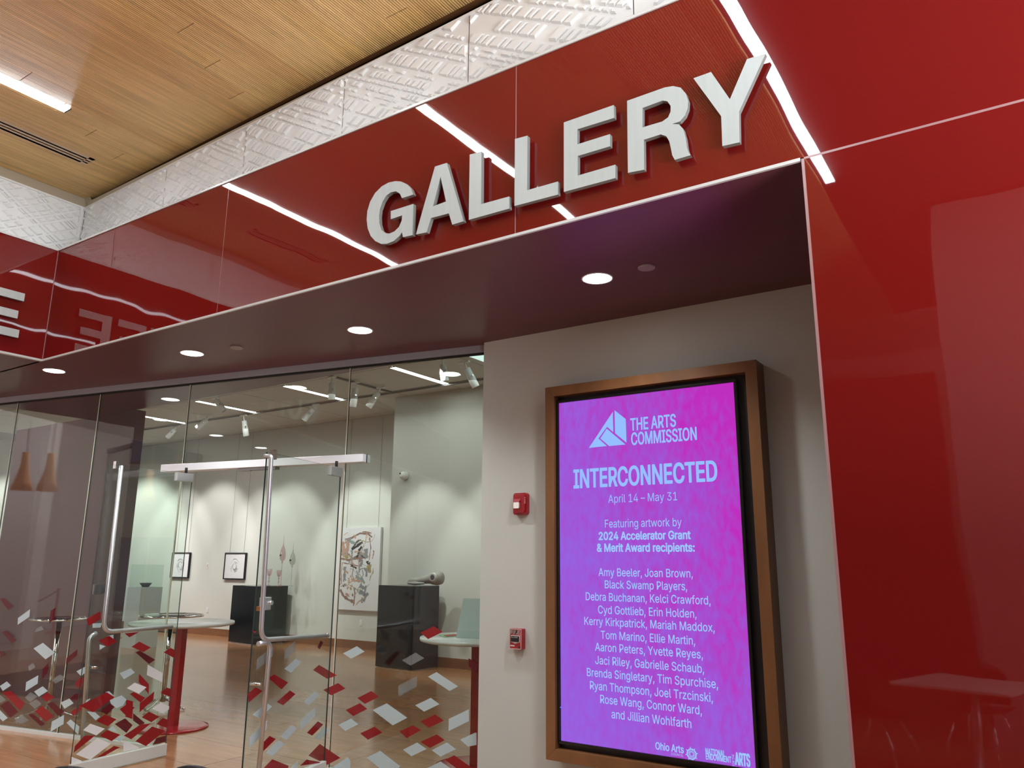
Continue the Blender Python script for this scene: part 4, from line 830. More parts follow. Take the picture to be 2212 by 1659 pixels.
for (ox, oy, s), loops in LET:
    L3 = [[onY(ox + float(q.split(',')[0]) * s, oy + float(q.split(',')[1]) * s, D - .05) for q in l.split()] for l in loops]
    # snap the top and bottom edges of the capitals to common levels
    zb = min(v.z for v in L3[0]); zt = max(v.z for v in L3[0])
    for l in L3:
        for v in l:
            if len(L3[0]) < 20 or True:
                v.z = 3.452 + (v.z - zb) / (zt - zb) * .402 if len(L3[0]) < 30 or len(LET[5][1]) and L3[0] is not None else v.z
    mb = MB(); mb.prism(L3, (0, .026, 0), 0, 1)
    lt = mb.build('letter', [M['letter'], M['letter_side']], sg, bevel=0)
    cxs = [v.x for v in L3[0]]
    for q in ([-.952] if min(cxs) > -1.13 else [min(cxs) + (.17 if min(cxs) < -3.2 else .05), max(cxs) - .06]):
        mb = MB(); mb.tube([(q, D - .03, 3.50), (q, D + .002, 3.50)], .004, 8); mb.build('stud', M['steel_dark'], lt)
# second sign on the left fascia: the end of the word, standing on the red glass
cs = empty('coffee_sign', (XC, 2.5, 3.45), 'grey metal capitals COFFEE on the left red fascia, last E at frame edge', 'sign')
def ltr(loops):
    mb = MB(); mb.prism([[Vector((XC + .045, y_, z_)) for y_, z_ in l] for l in loops], (-.026, 0, 0), 0, 1)
    return mb.build('letter', [M['letter'], M['letter_side']], cs)
zb, zt = 3.455, 3.855
def Eo(y0, w_): return [[(y0, zb), (y0 + w_, zb), (y0 + w_, zb + .07), (y0 + .08, zb + .07), (y0 + .08, zb + .165), (y0 + w_ - .03, zb + .165), (y0 + w_ - .03, zb + .235), (y0 + .08, zb + .235), (y0 + .08, zb + .33), (y0 + w_, zb + .33), (y0 + w_, zt), (y0, zt)]]
def Fo(y0, w_): return [[(y0, zb), (y0 + .08, zb), (y0 + .08, zb + .165), (y0 + w_ - .03, zb + .165), (y0 + w_ - .03, zb + .235), (y0 + .08, zb + .235), (y0 + .08, zb + .33), (y0 + w_, zb + .33), (y0 + w_, zt), (y0, zt)]]
ltr(Eo(2.71, .30)); ltr(Eo(2.345, .30)); ltr(Fo(2.02, .27)); ltr(Fo(1.69, .27))
cy, cz = 1.41, (zb + zt) / 2
oo = [(cy + .20 * math.cos(a), cz + .205 * math.sin(a)) for a in [2 * PI * i / 28 for i in range(28)]]
oi = [(cy + .12 * math.cos(a), cz + .13 * math.sin(a)) for a in [2 * PI * i / 28 for i in range(28)]]
ltr([oo, oi])
cy = .96; A0, A1 = .62, 2 * PI - .62
ltr([[(cy + .20 * math.cos(A0 + (A1 - A0) * i / 24), cz + .205 * math.sin(A0 + (A1 - A0) * i / 24)) for i in range(25)] + [(cy + .12 * math.cos(A1 + (A0 - A1) * i / 24), cz + .13 * math.sin(A1 + (A0 - A1) * i / 24)) for i in range(25)]])

# ================================================================== soffit lights
def downlight(x, y, z, r, label, group, e='e_down'):
    t = empty('downlight', (x, y, z), label, 'light', group)
    mb = MB(); mb.lathe((x, y, z), [(r * 1.12, -.001), (r * 1.10, -.006), (r, -.004), (r, .0)], 32); mb.build('trim_ring', M['lamp_white'], t)
    mb = MB(); mb.lathe((x, y, z), [(r * .99, -.0035), (r * .99, -.001)], 32); mb.build('lens', M[e], t)
    return t
SOFF = [(-2.084, 4.073, 'round downlight in the maroon soffit above the wood-framed screen'), (-4.116, 4.092, 'round downlight in the maroon soffit below the letter A of the sign'),
        (-5.813, 3.82, 'round downlight in the maroon soffit, third from the screen'), (-7.479, 3.515, 'round downlight in the maroon soffit near the inner corner at left')]
for x, y, l in SOFF:
    downlight(x, y, H, .088, l, None)
    spot_lamp('downlight_lamp', (x, y, H - .02), (x, y, 0), 105, 130, .8, (.94, .98, .96), .07)
for k, (x, y) in enumerate([(-8.39, 2.41), (-8.41, 1.17), (-8.41, -.05), (-8.41, -1.3)]):
    downlight(x, y, H, .088, 'round downlight in the left soffit mirrored in the storefront glass, ' + ('nearest the corner', 'second from the corner', 'third from the corner', 'farthest from the corner')[k], 'left soffit downlights')
    spot_lamp('downlight_lamp', (x, y, H - .02), (x, y, 0), 60, 110, .8, (.96, .98, .96), .07)
for x, y, l in ((-1.752, 4.066, 'flat grey ceiling speaker disc beside the largest downlight'), (-5.341, 3.909, 'small flat grey disc in the soffit beside the third downlight')):
    mb = MB(); mb.lathe((x, y, H), [(.05, -.008), (.052, -.002), (.052, .0)], 24); o = mb.build('ceiling_disc', M['disc']); tag(o, l, 'cover')

# ================================================================== framed screen on the poster wall
fx0, fx1, fz0, fz1, fy = -2.856, -1.329, .349, 2.842, 4.725
sc_ = empty('framed_screen', (fx0, YP, fz0), 'tall portrait screen glowing purple in a deep brown wooden frame', 'screen')
RW = .072
fr_ = []
for nm, pts in (('frame_rail', [(fx0, fz1), (fx1, fz1), (fx1 - RW, fz1 - RW), (fx0 + RW, fz1 - RW)]), ('frame_rail', [(fx0, fz0), (fx0 + RW, fz0 + RW), (fx1 - RW, fz0 + RW), (fx1, fz0)]),
                ('frame_stile', [(fx0, fz0), (fx0, fz1), (fx0 + RW, fz1 - RW), (fx0 + RW, fz0 + RW)]), ('frame_stile', [(fx1, fz0), (fx1 - RW, fz0 + RW), (fx1 - RW, fz1 - RW), (fx1, fz1)])):
    mb = MB(); mb.prism([[Vector((x, fy, z)) for x, z in pts]], (0, YP - fy, 0)); mb.build(nm, M['frame_wood'], sc_, bevel=.0015)
sx0, sx1, sz0, sz1, sy = -2.760, -1.487, .470, 2.722, 4.760
box('screen_back', fx0 + .02, fx1 - .02, sy + .03, YP - .002, fz0 + .02, fz1 - .02, M['plastic_black'], sc_)
mb = MB()
for (a0, a1, c0, c1) in ((sx0 - .02, sx1 + .02, sz1, sz1 + .02), (sx0 - .02, sx1 + .02, sz0 - .02, sz0), (sx0 - .02, sx0, sz0, sz1), (sx1, sx1 + .02, sz0, sz1)):
    mb.box(a0, a1, sy - .012, sy + .03, c0, c1)
mb.build('bezel', mat('black_bezel', (.006, .006, .007), rough=.22), sc_, bevel=.004)
scr = box('display', sx0, sx1, sy, sy + .028, sz0, sz1, M['screen'], sc_)
scr_c = Vector(((sx0 + sx1) / 2, sy, (sz0 + sz1) / 2))
# put the display's own origin at its centre so the print is laid out from there
for v in scr.data.vertices: v.co -= (scr_c - sc_.location)
scr.location = scr_c - sc_.location
TY_ = sy - .0012
def tline(s, p0, p1, cap, m_='screen_text2', bold=0, dz=0):
    a = onY(p0[0], p0[1], TY_); b_ = onY(p1[0], p1[1], TY_); z = (a.z + b_.z) / 2
    return text_mesh('text_line', s, (a.x, TY_, z), (1, 0, 0), (0, 0, 1), b_.x - a.x, cap, M[m_], sc_, bold)
tline('THE ARTS', (1363, 928.7), (1461, 922), .081, 'screen_text', .0022)
tline('COMMISSION', (1364.6, 960.7), (1506.7, 949.9), .081, 'screen_text', .0022)
tline('INTERCONNECTED', (1241, 1053), (1551, 1039.4), .124, 'screen_text', .0042)
tline('April 14 – May 31', (1315, 1085.5), (1464.7, 1081.4), .053, 'screen_text')
tline('Featuring artwork by', (1306.8, 1138.4), (1473, 1137.9), .052)
tline('2024 Accelerator Grant', (1293.8, 1165.5), (1491.8, 1164.7), .050, bold=.0022)
tline('& Merit Award recipients:', (1290.5, 1190), (1501.6, 1192.6), .050, bold=.0022)
for s_, a_, b2 in (('Amy Beeler, Joan Brown,', (1294, 1242), (1497.7, 1249.8)), ('Black Swamp Players,', (1306.5, 1269), (1485.8, 1277)),
                   ('Debra Buchanan, Kelci Crawford,', (1265.3, 1294), (1536.4, 1308.7)), ('Cyd Gottlieb, Erin Holden,', (1292.4, 1323), (1506, 1337)),
                   ('Kerry Kirkpatrick, Mariah Maddox,', (1262.3, 1346.6), (1545.3, 1368)), ('Tom Marino, Ellie Martin,', (1298.5, 1378.4), (1503, 1394.5)),
                   ('Aaron Peters, Yvette Reyes,', (1286.6, 1403.3), (1519.8, 1425.5)), ('Jaci Riley, Gabrielle Schaub,', (1286.6, 1431.8), (1522.3, 1456.7)),
                   ('Brenda Singletary, Tim Spurchise,', (1267.8, 1457.3), (1552.7, 1490.5)), ('Ryan Thompson, Joel Trzcinski,', (1274.4, 1485.8), (1541.4, 1520)),
                   ('Rose Wang, Connor Ward,', (1296.6, 1516.2), (1517.6, 1546.6)), ('and Jillian Wohlfarth', (1321.7, 1549), (1495, 1575.4))):
    tline(s_, a_, b2, .050, bold=.0004)
tline('Ohio Arts', (1416.6, 1617.5), (1477.5, 1628), .040, bold=.0012)
tline('COUNCIL', (1450, 1630), (1476.5, 1635.5), .013)
tline('NATIONAL', (1524.5, 1629), (1567, 1636), .034, bold=.001)
tline('ENDOWMENT', (1525, 1639), (1580, 1648.7), .032, bold=.001)
tline('ARTS', (1589.5, 1651), (1621, 1656.5), .064, bold=.0025)
a_ = onY(1582.5, 1650, TY_); text_mesh('text_line', 'FOR THE', (a_.x + .012, TY_, a_.z - .01), (0, 0, 1), (-1, 0, 0), .062, .013, M['screen_text2'], sc_)
a_ = onY(1526, 1648, TY_); b_ = onY(1580, 1658, TY_)
box('underline', a_.x, -1.505, TY_ - .0004, TY_ + .0004, a_.z - .012, a_.z, M['screen_text2'], sc_)
# emblem: triangle cut by a notched house shape
def emb(pix, nm='emblem_piece'):
    mb = MB(); mb.prism([[onY(1140 + x * .27125, 760 + y * .27125, TY_) for x, y in pix]], (0, .0006, 0)); return mb.build(nm, M['screen_text'], sc_)
emb([(487, 765), (677, 478), (681, 640), (632, 597), (562, 690), (630, 750)])
emb([(691, 465), (780, 535), (786, 723), (695, 648)])
emb([(629, 612), (778, 738), (648, 750), (578, 690)])
# arts council wheel
wc_ = onY(1494, 1629, TY_); mb = MB()
ro, ri = .031, .025
mb.prism([[wc_ + Vector((ro * math.cos(2 * PI * i / 24), 0, ro * math.sin(2 * PI * i / 24))) for i in range(24)], [wc_ + Vector((ri * math.cos(2 * PI * i / 24), 0, ri * math.sin(2 * PI * i / 24))) for i in range(24)]], (0, .0006, 0))
for i in range(8):
    a = 2 * PI * i / 8 + .2; e1 = Vector((math.cos(a), 0, math.sin(a))); e2 = Vector((-math.sin(a), 0, math.cos(a)))
    mb.prism([[wc_ + e1 * .008 - e2 * .002, wc_ + e1 * .026 - e2 * .008, wc_ + e1 * .026 - e2 * .004, wc_ + e1 * .010]], (0, .0006, 0))
    mb.prism([[wc_ + e1 * .008 + e2 * .002, wc_ + e1 * .010, wc_ + e1 * .026 + e2 * .004, wc_ + e1 * .026 + e2 * .008]], (0, .0006, 0))
    mb.prism([[wc_ + e1 * .029 - e2 * .003, wc_ + e1 * .039 - e2 * .002, wc_ + e1 * .039 + e2 * .002, wc_ + e1 * .029 + e2 * .003]], (0, .0006, 0))
mb.build('wheel_emblem', M['screen_text2'], sc_)
a_ = onY(1211, 1528, sy - .014)
mb = MB(); mb.tube([(a_.x, sy - .016, a_.z), (a_.x, sy - .01, a_.z)], .003, 8); mb.build('standby_light', emis('blue_led', (.05, .1, 1), 3), sc_)

# ================================================================== fire alarm devices
def rbox(mb, x0, x1, y0, y1, z0, z1, r, mi=0):
    pts = []
    for cx_, cz_, a0 in ((x1 - r, z1 - r, 0), (x0 + r, z1 - r, PI / 2), (x0 + r, z0 + r, PI), (x1 - r, z0 + r, 3 * PI / 2)):
        for i in range(5):
            a = a0 + PI / 2 * i / 4; pts.append(Vector((cx_ + r * math.cos(a), y0, cz_ + r * math.sin(a))))
    mb.prism([pts], (0, y1 - y0, 0), mi)
x0, x1, z0, z1 = -3.206, -3.086, 1.945, 2.105
t = empty('fire_strobe', ((x0 + x1) / 2, YP, z0), 'red fire alarm strobe with clear lens, above the pull station', 'alarm')
mb = MB(); rbox(mb, x0, x1, YP - .035, YP, z0, z1, .02); rbox(mb, x0 + .012, x1 - .012, YP - .05, YP - .03, z0 + .014, z1 - .014, .016); mb.build('housing', M['fire_red'], t, bevel=.004)
mb = MB(); mb.add([(x0 + .018, YP - .05, z0 + .10), (x0 + .075, YP - .05, z0 + .10), (x0 + .070, YP - .068, z0 + .09), (x0 + .023, YP - .068, z0 + .09), (x0 + .018, YP - .05, z0 + .115), (x0 + .075, YP - .05, z0 + .115)], [(0, 1, 2, 3), (3, 2, 5, 4), (0, 3, 4), (1, 5, 2)])
mb.build('lens_hood', M['fire_red'], t)
mb = MB(); rbox(mb, x0 + .022, x0 + .070, YP - .066, YP - .048, z0 + .045, z0 + .09, .006); mb.build('strobe_lens', mat('clear_strobe_lens', (.75, .75, .72), rough=.08, metal=.7), t, bevel=.003)
text_mesh('lettering', 'FIRE', (x1 - .012, YP - .0508, z1 - .035), (0, 0, -1), (1, 0, 0), .05, .008, M['white_print'], t)
x0, x1, z0, z1 = -3.222, -3.118, 1.006, 1.146
t = empty('fire_pull_station', ((x0 + x1) / 2, YP, z0), 'red fire alarm pull station reading FIRE in white, on the pale wall', 'alarm')
mb = MB(); rbox(mb, x0, x1 , YP - .05, YP, z0, z1, .006); mb.build('housing', M['fire_red'], t, bevel=.002)
mb = MB(); rr = .0025
for a0, a1, c0, c1 in ((x0 + .002, x1 - .002, z1 - .005, z1 - .002), (x0 + .002, x1 - .002, z0 + .002, z0 + .005), (x0 + .002, x0 + .005, z0 + .002, z1 - .002), (x1 - .005, x1 - .002, z0 + .002, z1 - .002)):
    mb.box(a0, a1, YP - .0515, YP - .049, c0, c1)
mb.build('white_border', M['white_print'], t)
text_mesh('lettering', 'FIRE', (x0 + .012, YP - .0515, z1 - .038), (1, 0, 0), (0, 0, 1), x1 - x0 - .026, .026, M['white_print'], t, .0016)
mb = MB(); mb.prism([[Vector((x, YP - .052, z)) for x, z in ((x0 + .014, z1 - .046), (x1 - .014, z1 - .046), (x1 - .014, z0 + .050), ((x0 + x1) / 2, z0 + .038), (x0 + .014, z0 + .050))]], (0, .003, 0)); mb.build('handle_surround', M['white_print'], t)
mb = MB(); mb.box(x0 + .019, x1 - .019, YP - .06, YP - .05, z0 + .052, z1 - .05); mb.build('pull_handle', M['black_gloss'], t, bevel=.002)
text_mesh('lettering', 'PULL DOWN', (x0 + .024, YP - .0608, z1 - .062), (1, 0, 0), (0, 0, 1), x1 - x0 - .05, .008, M['white_print'], t)
mb = MB(); mb.tube([(x1 - .018, YP - .054, z0 + .016), (x1 - .018, YP - .049, z0 + .016)], .008, 16); mb.build('key_lock', M['ink'], t)
mb = MB(); mb.box(x0 + .010, x0 + .046, YP - .0515, YP - .0495, z0 + .020, z0 + .028); mb.build('maker_plate', M['white_print'], t)

# ================================================================== gallery furniture
def box_plinth(name, corner, a, b_, h_, m_, label, base=.02):
    c = Vector((*corner, 0)); a = Vector((*a, 0)); b_ = Vector((*b_, 0))
    t = empty(name, c + (a + b_) / 2, label, 'plinth')
    mb = MB(); mb.obox(c + Vector((0, 0, base)), a, b_, (0, 0, h_ - base)); mb.build('body', m_, t, bevel=.003)
    mb = MB(); mb.obox(c + a * .03 + b_ * .03, a * .94, b_ * .94, (0, 0, base)); mb.build('foot', M['white_print'], t)
    return t
# wide black plinth: nearest corner at (-12.96,10.75)
box_plinth('black_plinth', (-12.96, 10.45), (-.88, .10), (.07, .72), 1.115, M['black_gloss'], 'black plinth holding the glass goblets, behind the right door handle')
box_plinth('black_plinth', (-8.10, 9.50), (-.80, .06), (.05, .55), 1.24, M['black_gloss'], 'tall black plinth carrying the grey ceramic bottle', .012)
# glassware on the left plinth
def goblet(px, h_, m_, label, Y=10.80, z=1.116, style=0):
    p = onY(px, 1266, Y); c = Vector((p.x, Y, z))
    t = empty('glass_goblet' if style == 0 else 'glass_finial', c, label, 'glassware')
    mb = MB()
    if style == 0:
        mb.lathe(c, [(.045, 0), (.045, .006), (.012, .012), (.010, h_ * .2), (.022, h_ * .27), (.010, h_ * .34), (.012, h_ * .42), (.020, h_ * .48), (.008, h_ * .55), (.03, h_ * .62), (.048, h_ * .8), (.052, h_), (.048, h_)], 20)
        mb.build('goblet_body', m_, t)
        mb = MB(); mb.lathe(c, [(.0, h_ * .62), (.028, h_ * .66), (.0, h_ * .70)], 12); mb.build('bowl_knob', m_, t)
    else:
        mb.lathe(c, [(.055, 0), (.05, .008), (.008, .03), (.007, h_ * .42)], 16); mb.build('stem', m_, t)
        mb = MB(); mb.lathe(c, [(.0, h_ * .42), (.02, h_ * .44), (.012, h_ * .47), (.055, h_ * .52), (.062, h_ * .60), (.045, h_ * .70), (.018, h_ * .77), (.006, h_ * .84), (.003, h_)], 20); mb.build('bulb', m_, t)
        mb = MB(); mb.lathe(c + Vector((0, -.056, h_ * .59)), [(0, -.022), (.018, -.012), (.022, 0), (.018, .012), (0, .022)], 12); mb.build('dark_spot', M['ink'], t)
    return t
goblet(580, .33, M['pinkglass'], 'pink blown-glass goblet, leftmost on the black plinth')
goblet(601, .31, M['pinkglass'], 'pink glass goblet in front of the spired glass piece')
goblet(606, 1.02, M['pinkglass'], 'tall spired pink glass piece with a dark spot', 10.9, style=1)
goblet(628, .86, M['paleglass'], 'pale smoky glass spire at right on the black plinth', 10.9, style=1)
# ceramic bottle lying on the right plinth
c = onY(925, 1257, 9.80)
t = empty('ceramic_bottle', (c.x, 9.8, 1.24), 'grey ceramic bottle form lying on the tall black plinth', 'sculpture')
mb = MB(); X0, X1 = onY(884, 1260, 9.8).x, onY(950, 1260, 9.8).x
pts = [(X0 - .02, 9.80, 1.300), (X0 + .06, 9.80, 1.312), (X0 + .16, 9.80, 1.312), (X0 + .28, 9.80, 1.330), (X1 - .20, 9.80, 1.346), (X1 - .13, 9.80, 1.358), (X1 - .05, 9.80, 1.362), (X1 + .02, 9.80, 1.360), (X1 + .05, 9.80, 1.358)]
rad = [.02, .05, .045, .058, .072, .10, .112, .095, .03]
mb.tube(pts, rad, 24); mb.build('bottle_body', M['stone'], t)
mb = MB(); mb.tube([(X1 - .05, 9.715, 1.372), (X1 - .05, 9.685, 1.374), (X1 - .05, 9.675, 1.374)], [.075, .066, .058], 20); mb.build('mouth_rim', mat('pale_glaze', (.5, .49, .46), rough=.4), t)
mb = MB(); mb.tube([(X1 - .05, 9.676, 1.374), (X1 - .05, 9.671, 1.374)], .040, 18); mb.build('mouth_hole', M['ink'], t)
mb = MB(); mb.tube([(X0 + .03, 9.74, 1.278), (X0 + .2, 9.70, 1.275), (X0 + .36, 9.74, 1.28)], [.02, .03, .015], 12); mb.build('foot_lobe', M['stone'], t)

# paintings
def artwork(x0, x1, z0, z1, label, framed, Y=YB):
    t = empty('framed_drawing' if framed else 'abstract_painting', ((x0 + x1) / 2, Y, z0), label, 'picture')
    mb = MB()
    for q in ((x0 + .12), (x1 - .12)): mb.tube([(q, Y - .012, z1 - .02), (q, Y - .012, HG)], .0022, 6)
    mb.build('hanging_wire', M['track'], t)
    if framed:
        fw = .022
        for a0, a1, c0, c1 in ((x0, x1, z1 - fw, z1), (x0, x1, z0, z0 + fw), (x0, x0 + fw, z0 + fw, z1 - fw), (x1 - fw, x1, z0 + fw, z1 - fw)):
            box('frame_bar', a0, a1, Y - .05, Y - .005, c0, c1, M['black_gloss'], t)
        box('sheet', x0 + fw, x1 - fw, Y - .035, Y - .008, z0 + fw, z1 - fw, M['paper'], t)
        rnd = random.Random(int(abs(x0) * 100)); mb = MB(); cx_, cz_ = (x0 + x1) / 2, (z0 + z1) / 2
        for k in range(26):
            a = rnd.uniform(0, 2 * PI); r_ = rnd.uniform(.05, .19); aa = rnd.uniform(.5, 1.6)
            pts = [(cx_ + rnd.uniform(-.008, .008) + r_ * .8 * math.cos(a + aa * i / 7), Y - .0365, cz_ + r_ * .85 * math.sin(a + aa * i / 7)) for i in range(8)]
            mb.tube(pts, rnd.choice([.0015, .0025, .004]), 4)
        mb.build('drawn_lines', M['ink_grey'], t)
    return t
artwork(-15.13, -14.41, 1.207, 1.777, 'black-framed pencil drawing nearer the black plinth, hung on wires', True)
artwork(-17.10, -16.41, 1.207, 1.785, 'black-framed pencil drawing seen past the left door edge', True)
px0, px1, pz0, pz1 = -11.56, -10.47, .70, 2.25
t = artwork(px0, px1, pz0, pz1, 'large unframed abstract canvas with brown, grey and black brushwork', False)
box('canvas', px0, px1, YB - .06, YB - .006, pz0, pz1, M['paper'], t)
STR = [  # (colour, half width, points in canvas fractions)
 ('b', .020, '.15,.86 .3,.88 .5,.93 .7,.92 .8,.88'), ('b', .014, '.1,.80 .22,.84 .4,.90 .6,.95 .78,.93'), ('p', .05, '.08,.83 .12,.72 .16,.64'), ('p', .04, '.2,.86 .22,.74 .2,.66'),
 ('k', .018, '.53,.85 .44,.83 .39,.79 .36,.765'), ('k', .030, '.34,.77 .355,.76'), ('g', .05, '.66,.74 .68,.66 .64,.62'), ('b', .012, '.74,.88 .78,.75 .75,.6 .76,.45'),
 ('b', .022, '.05,.62 .25,.60 .45,.625 .62,.635'), ('y', .035, '.16,.63 .24,.65'), ('b', .012, '.1,.57 .3,.55 .5,.53'), ('k', .025, '.32,.54 .40,.52 .46,.50'),
 ('p', .018, '.1,.57 .08,.45 .12,.3'), ('g', .040, '.17,.52 .17,.4 .19,.28'), ('w', .03, '.25,.55 .3,.45 .25,.35 .3,.28'), ('y', .055, '.70,.52 .76,.50'), ('y', .035, '.78,.55 .79,.45'),
 ('b', .010, '.38,.5 .36,.42 .42,.36'), ('p', .012, '.5,.6 .52,.45 .58,.4'), ('g', .05, '.56,.30 .64,.27 .72,.26'), ('g', .04, '.55,.22 .64,.21 .74,.17'), ('k', .012, '.60,.24 .61,.22'),
 ('b', .030, '.08,.24 .18,.16 .3,.12 .42,.10'), ('b', .018, '.42,.27 .45,.2 .44,.1 .43,.05'), ('y', .03, '.33,.27 .36,.24'), ('p', .012, '.3,.32 .4,.36 .48,.4'), ('g', .02, '.45,.42 .5,.38'),
 ('k', .007, '.63,.15 .61,.13 .615,.10 .64,.09 .655,.12 .64,.15 .625,.15'), ('t', .02, '.52,.68 .58,.67'), ('b', .014, '.84,.72 .86,.70 .83,.62'), ('p', .010, '.06,.66 .1,.7 .05,.75'), ('g', .015, '.3,.72 .34,.66 .33,.62'), ('b', .01, '.05,.28 .1,.33 .06,.38'), ('k', .012, '.14,.3 .17,.27')]
SC = {'b': (.26, .15, .12), 'p': (.50, .32, .24), 'k': (.01, .01, .012), 'g': (.22, .24, .27), 'y': (.36, .31, .12), 'w': (.75, .75, .74), 't': (.24, .34, .32)}
SCM = {k: mat('paint_' + k, v, rough=.7) for k, v in SC.items()}
rnd = random.Random(3)
for k in range(70):
    x_, z_ = rnd.uniform(.08, .80), rnd.uniform(.10, .92); P__ = []
    an_ = rnd.uniform(0, PI)
    for q in range(rnd.choice([2, 3, 4])):
        P__.append('%.3f,%.3f' % (min(max(x_, .05), .86), min(max(z_, .06), .94))); an_ += rnd.uniform(-.8, .8); x_ += .10 * math.cos(an_); z_ += .06 * math.sin(an_)
    STR.append((rnd.choice('bbbpppgggwyytk'), rnd.choice([.005, .007, .012, .02, .03]), ' '.join(P__)))
for ck in SC:
    mb = MB()
    for c_, hw, pts in STR:
        if c_ != ck: continue
        P = [(px0 + float(q.split(',')[0]) * (px1 - px0), pz0 + float(q.split(',')[1]) * (pz1 - pz0)) for q in pts.split()]
        # resample
        R_ = []
        for i in range(len(P) - 1):
            for k in range(5): s = k / 5; R_.append((P[i][0] * (1 - s) + P[i + 1][0] * s, P[i][1] * (1 - s) + P[i + 1][1] * s))
        R_.append(P[-1]); up_, dn_ = [], []
        for i, (x, z) in enumerate(R_):
            a, b_ = R_[max(i - 1, 0)], R_[min(i + 1, len(R_) - 1)]; dx, dz = b_[0] - a[0], b_[1] - a[1]; L_ = math.hypot(dx, dz) + 1e-6
            w_ = hw * rnd.uniform(.45, 1.25); up_.append((x - dz / L_ * w_, z + dx / L_ * w_)); dn_.append((x + dz / L_ * w_, z - dx / L_ * w_))
        for i in range(len(R_) - 1):
            yy = YB - .0615 - .0002 * rnd.random()
            mb.quad(*[Vector((q[0], yy, q[1])) for q in (up_[i], up_[i + 1], dn_[i + 1], dn_[i])])
    mb.build('brushwork', SCM[ck], t, kind='stuff')
# switch, outlets, small wall camera
def plate(x, z, label, sw, w_=.075, h_=.115, Y=YB):
    t = empty('light_switch' if sw else 'wall_outlet', (x, Y, z), label, 'switch' if sw else 'outlet')
    box('cover_plate', x - w_ / 2, x + w_ / 2, Y - .008, Y, z - h_ / 2, z + h_ / 2, M['lamp_white'], t, bevel=.002)
    box('rocker' if sw else 'socket', x - w_ * .22, x + w_ * .22, Y - .012, Y - .006, z - h_ * .3, z + h_ * .3, M['paper'] if not sw else M['cream'], t)
plate(-15.77, 1.49, 'white light switch between the two framed drawings', True)
plate(-15.63, .53, 'white wall outlet low beyond the round table top', False)
plate(-10.93, .47, 'white wall outlet below the large abstract canvas', False)
p = onY(876, 1028, YK)
t = empty('security_camera', (p.x, YK, p.z), 'small round white security camera high on the gallery wall', 'camera')
mb = MB(); mb.tube([(p.x, YK, p.z), (p.x, YK - .05, p.z)], .075, 20); mb.build('mount', M['lamp_white'], t)
mb = MB(); mb.tube([(p.x, YK - .05, p.z), (p.x - .0, YK - .09, p.z), (p.x, YK - .12, p.z)], [.07, .062, .02], 20); mb.build('dome', M['lamp_white'], t)
mb = MB(); mb.tube([(p.x - .02, YK - .11, p.z + .03), (p.x - .02, YK - .124, p.z + .03)], .014, 10); mb.build('eye', M['ink'], t)

# red-post bar tables
def bar_table(cx_, cy_, label, top=1.0, R_=.50, kind='red'):
    t = empty('bar_table', (cx_, cy_, 0), label, 'table')
    c = Vector((cx_, cy_, 0))
    mb = MB(); mb.lathe(c, [(.33, 0), (.335, .006), (.33, .014), (.30, .018), (.045, .024)], 40); mb.build('base_disc', M['red_paint'], t)
    mb = MB(); a = math.radians(20); ex = Vector((math.cos(a), math.sin(a), 0)); ey = Vector((-math.sin(a), math.cos(a), 0)); hw = .04
    mb.obox(c - ex * hw - ey * hw + Vector((0, 0, .02)), ex * 2 * hw, ey * 2 * hw, (0, 0, top - .06)); mb.build('post', M['red_paint'], t, bevel=.004)
    mb = MB(); mb.lathe(c, [(.16, top - .045), (.16, top - .038)], 24); mb.build('mounting_plate', M['steel_dark'], t)
    mb = MB(); mb.lathe(c, [(R_ - .04, top - .038), (R_ - .005, top - .028), (R_, top - .015), (R_ - .004, top), (0, top)], 56); mb.build('table_top', M['table_top'], t)
    return t
bar_table(-7.30, 5.00, 'round white bar table with red square post and red disc base')
bar_table(-3.985, 5.50, 'white bar table with red post beside the poster wall, cards on top', 1.0, .48)
def chrome_table(cx_, cy_, label, rot=0, top=1.0, R_=.40):
    t = empty('cafe_table', (cx_, cy_, 0), label, 'table')
    c = Vector((cx_, cy_, 0)); mb = MB(); mb.tube([c + Vector((0, 0, .07)), c + Vector((0, 0, top - .03))], .026, 20); mb.build('column', M['chrome'], t)
    for k in range(4):
        a = rot + PI / 2 * k; e = Vector((math.cos(a), math.sin(a), 0)); mb = MB()
        mb.tube([c + Vector((0, 0, .10)) + e * .02, c + e * .10 + Vector((0, 0, .085)), c + e * .18 + Vector((0, 0, .045)), c + e * .25 + Vector((0, 0, .02)), c + e * .29 + Vector((0, 0, .012))], [.014, .013, .012, .011, .010], 10)
        mb.build('foot', M['chrome'], t)
    mb = MB(); mb.lathe(c, [(R_, top - .02), (R_, top), (0, top)], 48); mb.build('table_top', M['clear_top'], t)
    mb = MB()
    for zz, rr in ((top - .022, R_ + .003),): mb.lathe(c, [(rr - .006, zz), (rr, zz), (rr, zz + .022), (rr - .006, zz + .022), (rr - .006, zz)], 56)
    mb.build('rim', M['chrome'], t)
chrome_table(-8.74, 4.52, 'chrome cafe table with four feet behind the leftmost panes', 4.0, 1.0, .28)
chrome_table(-8.32, 5.55, 'chrome cafe table seen through the open left door', .3, 1.0, .34)
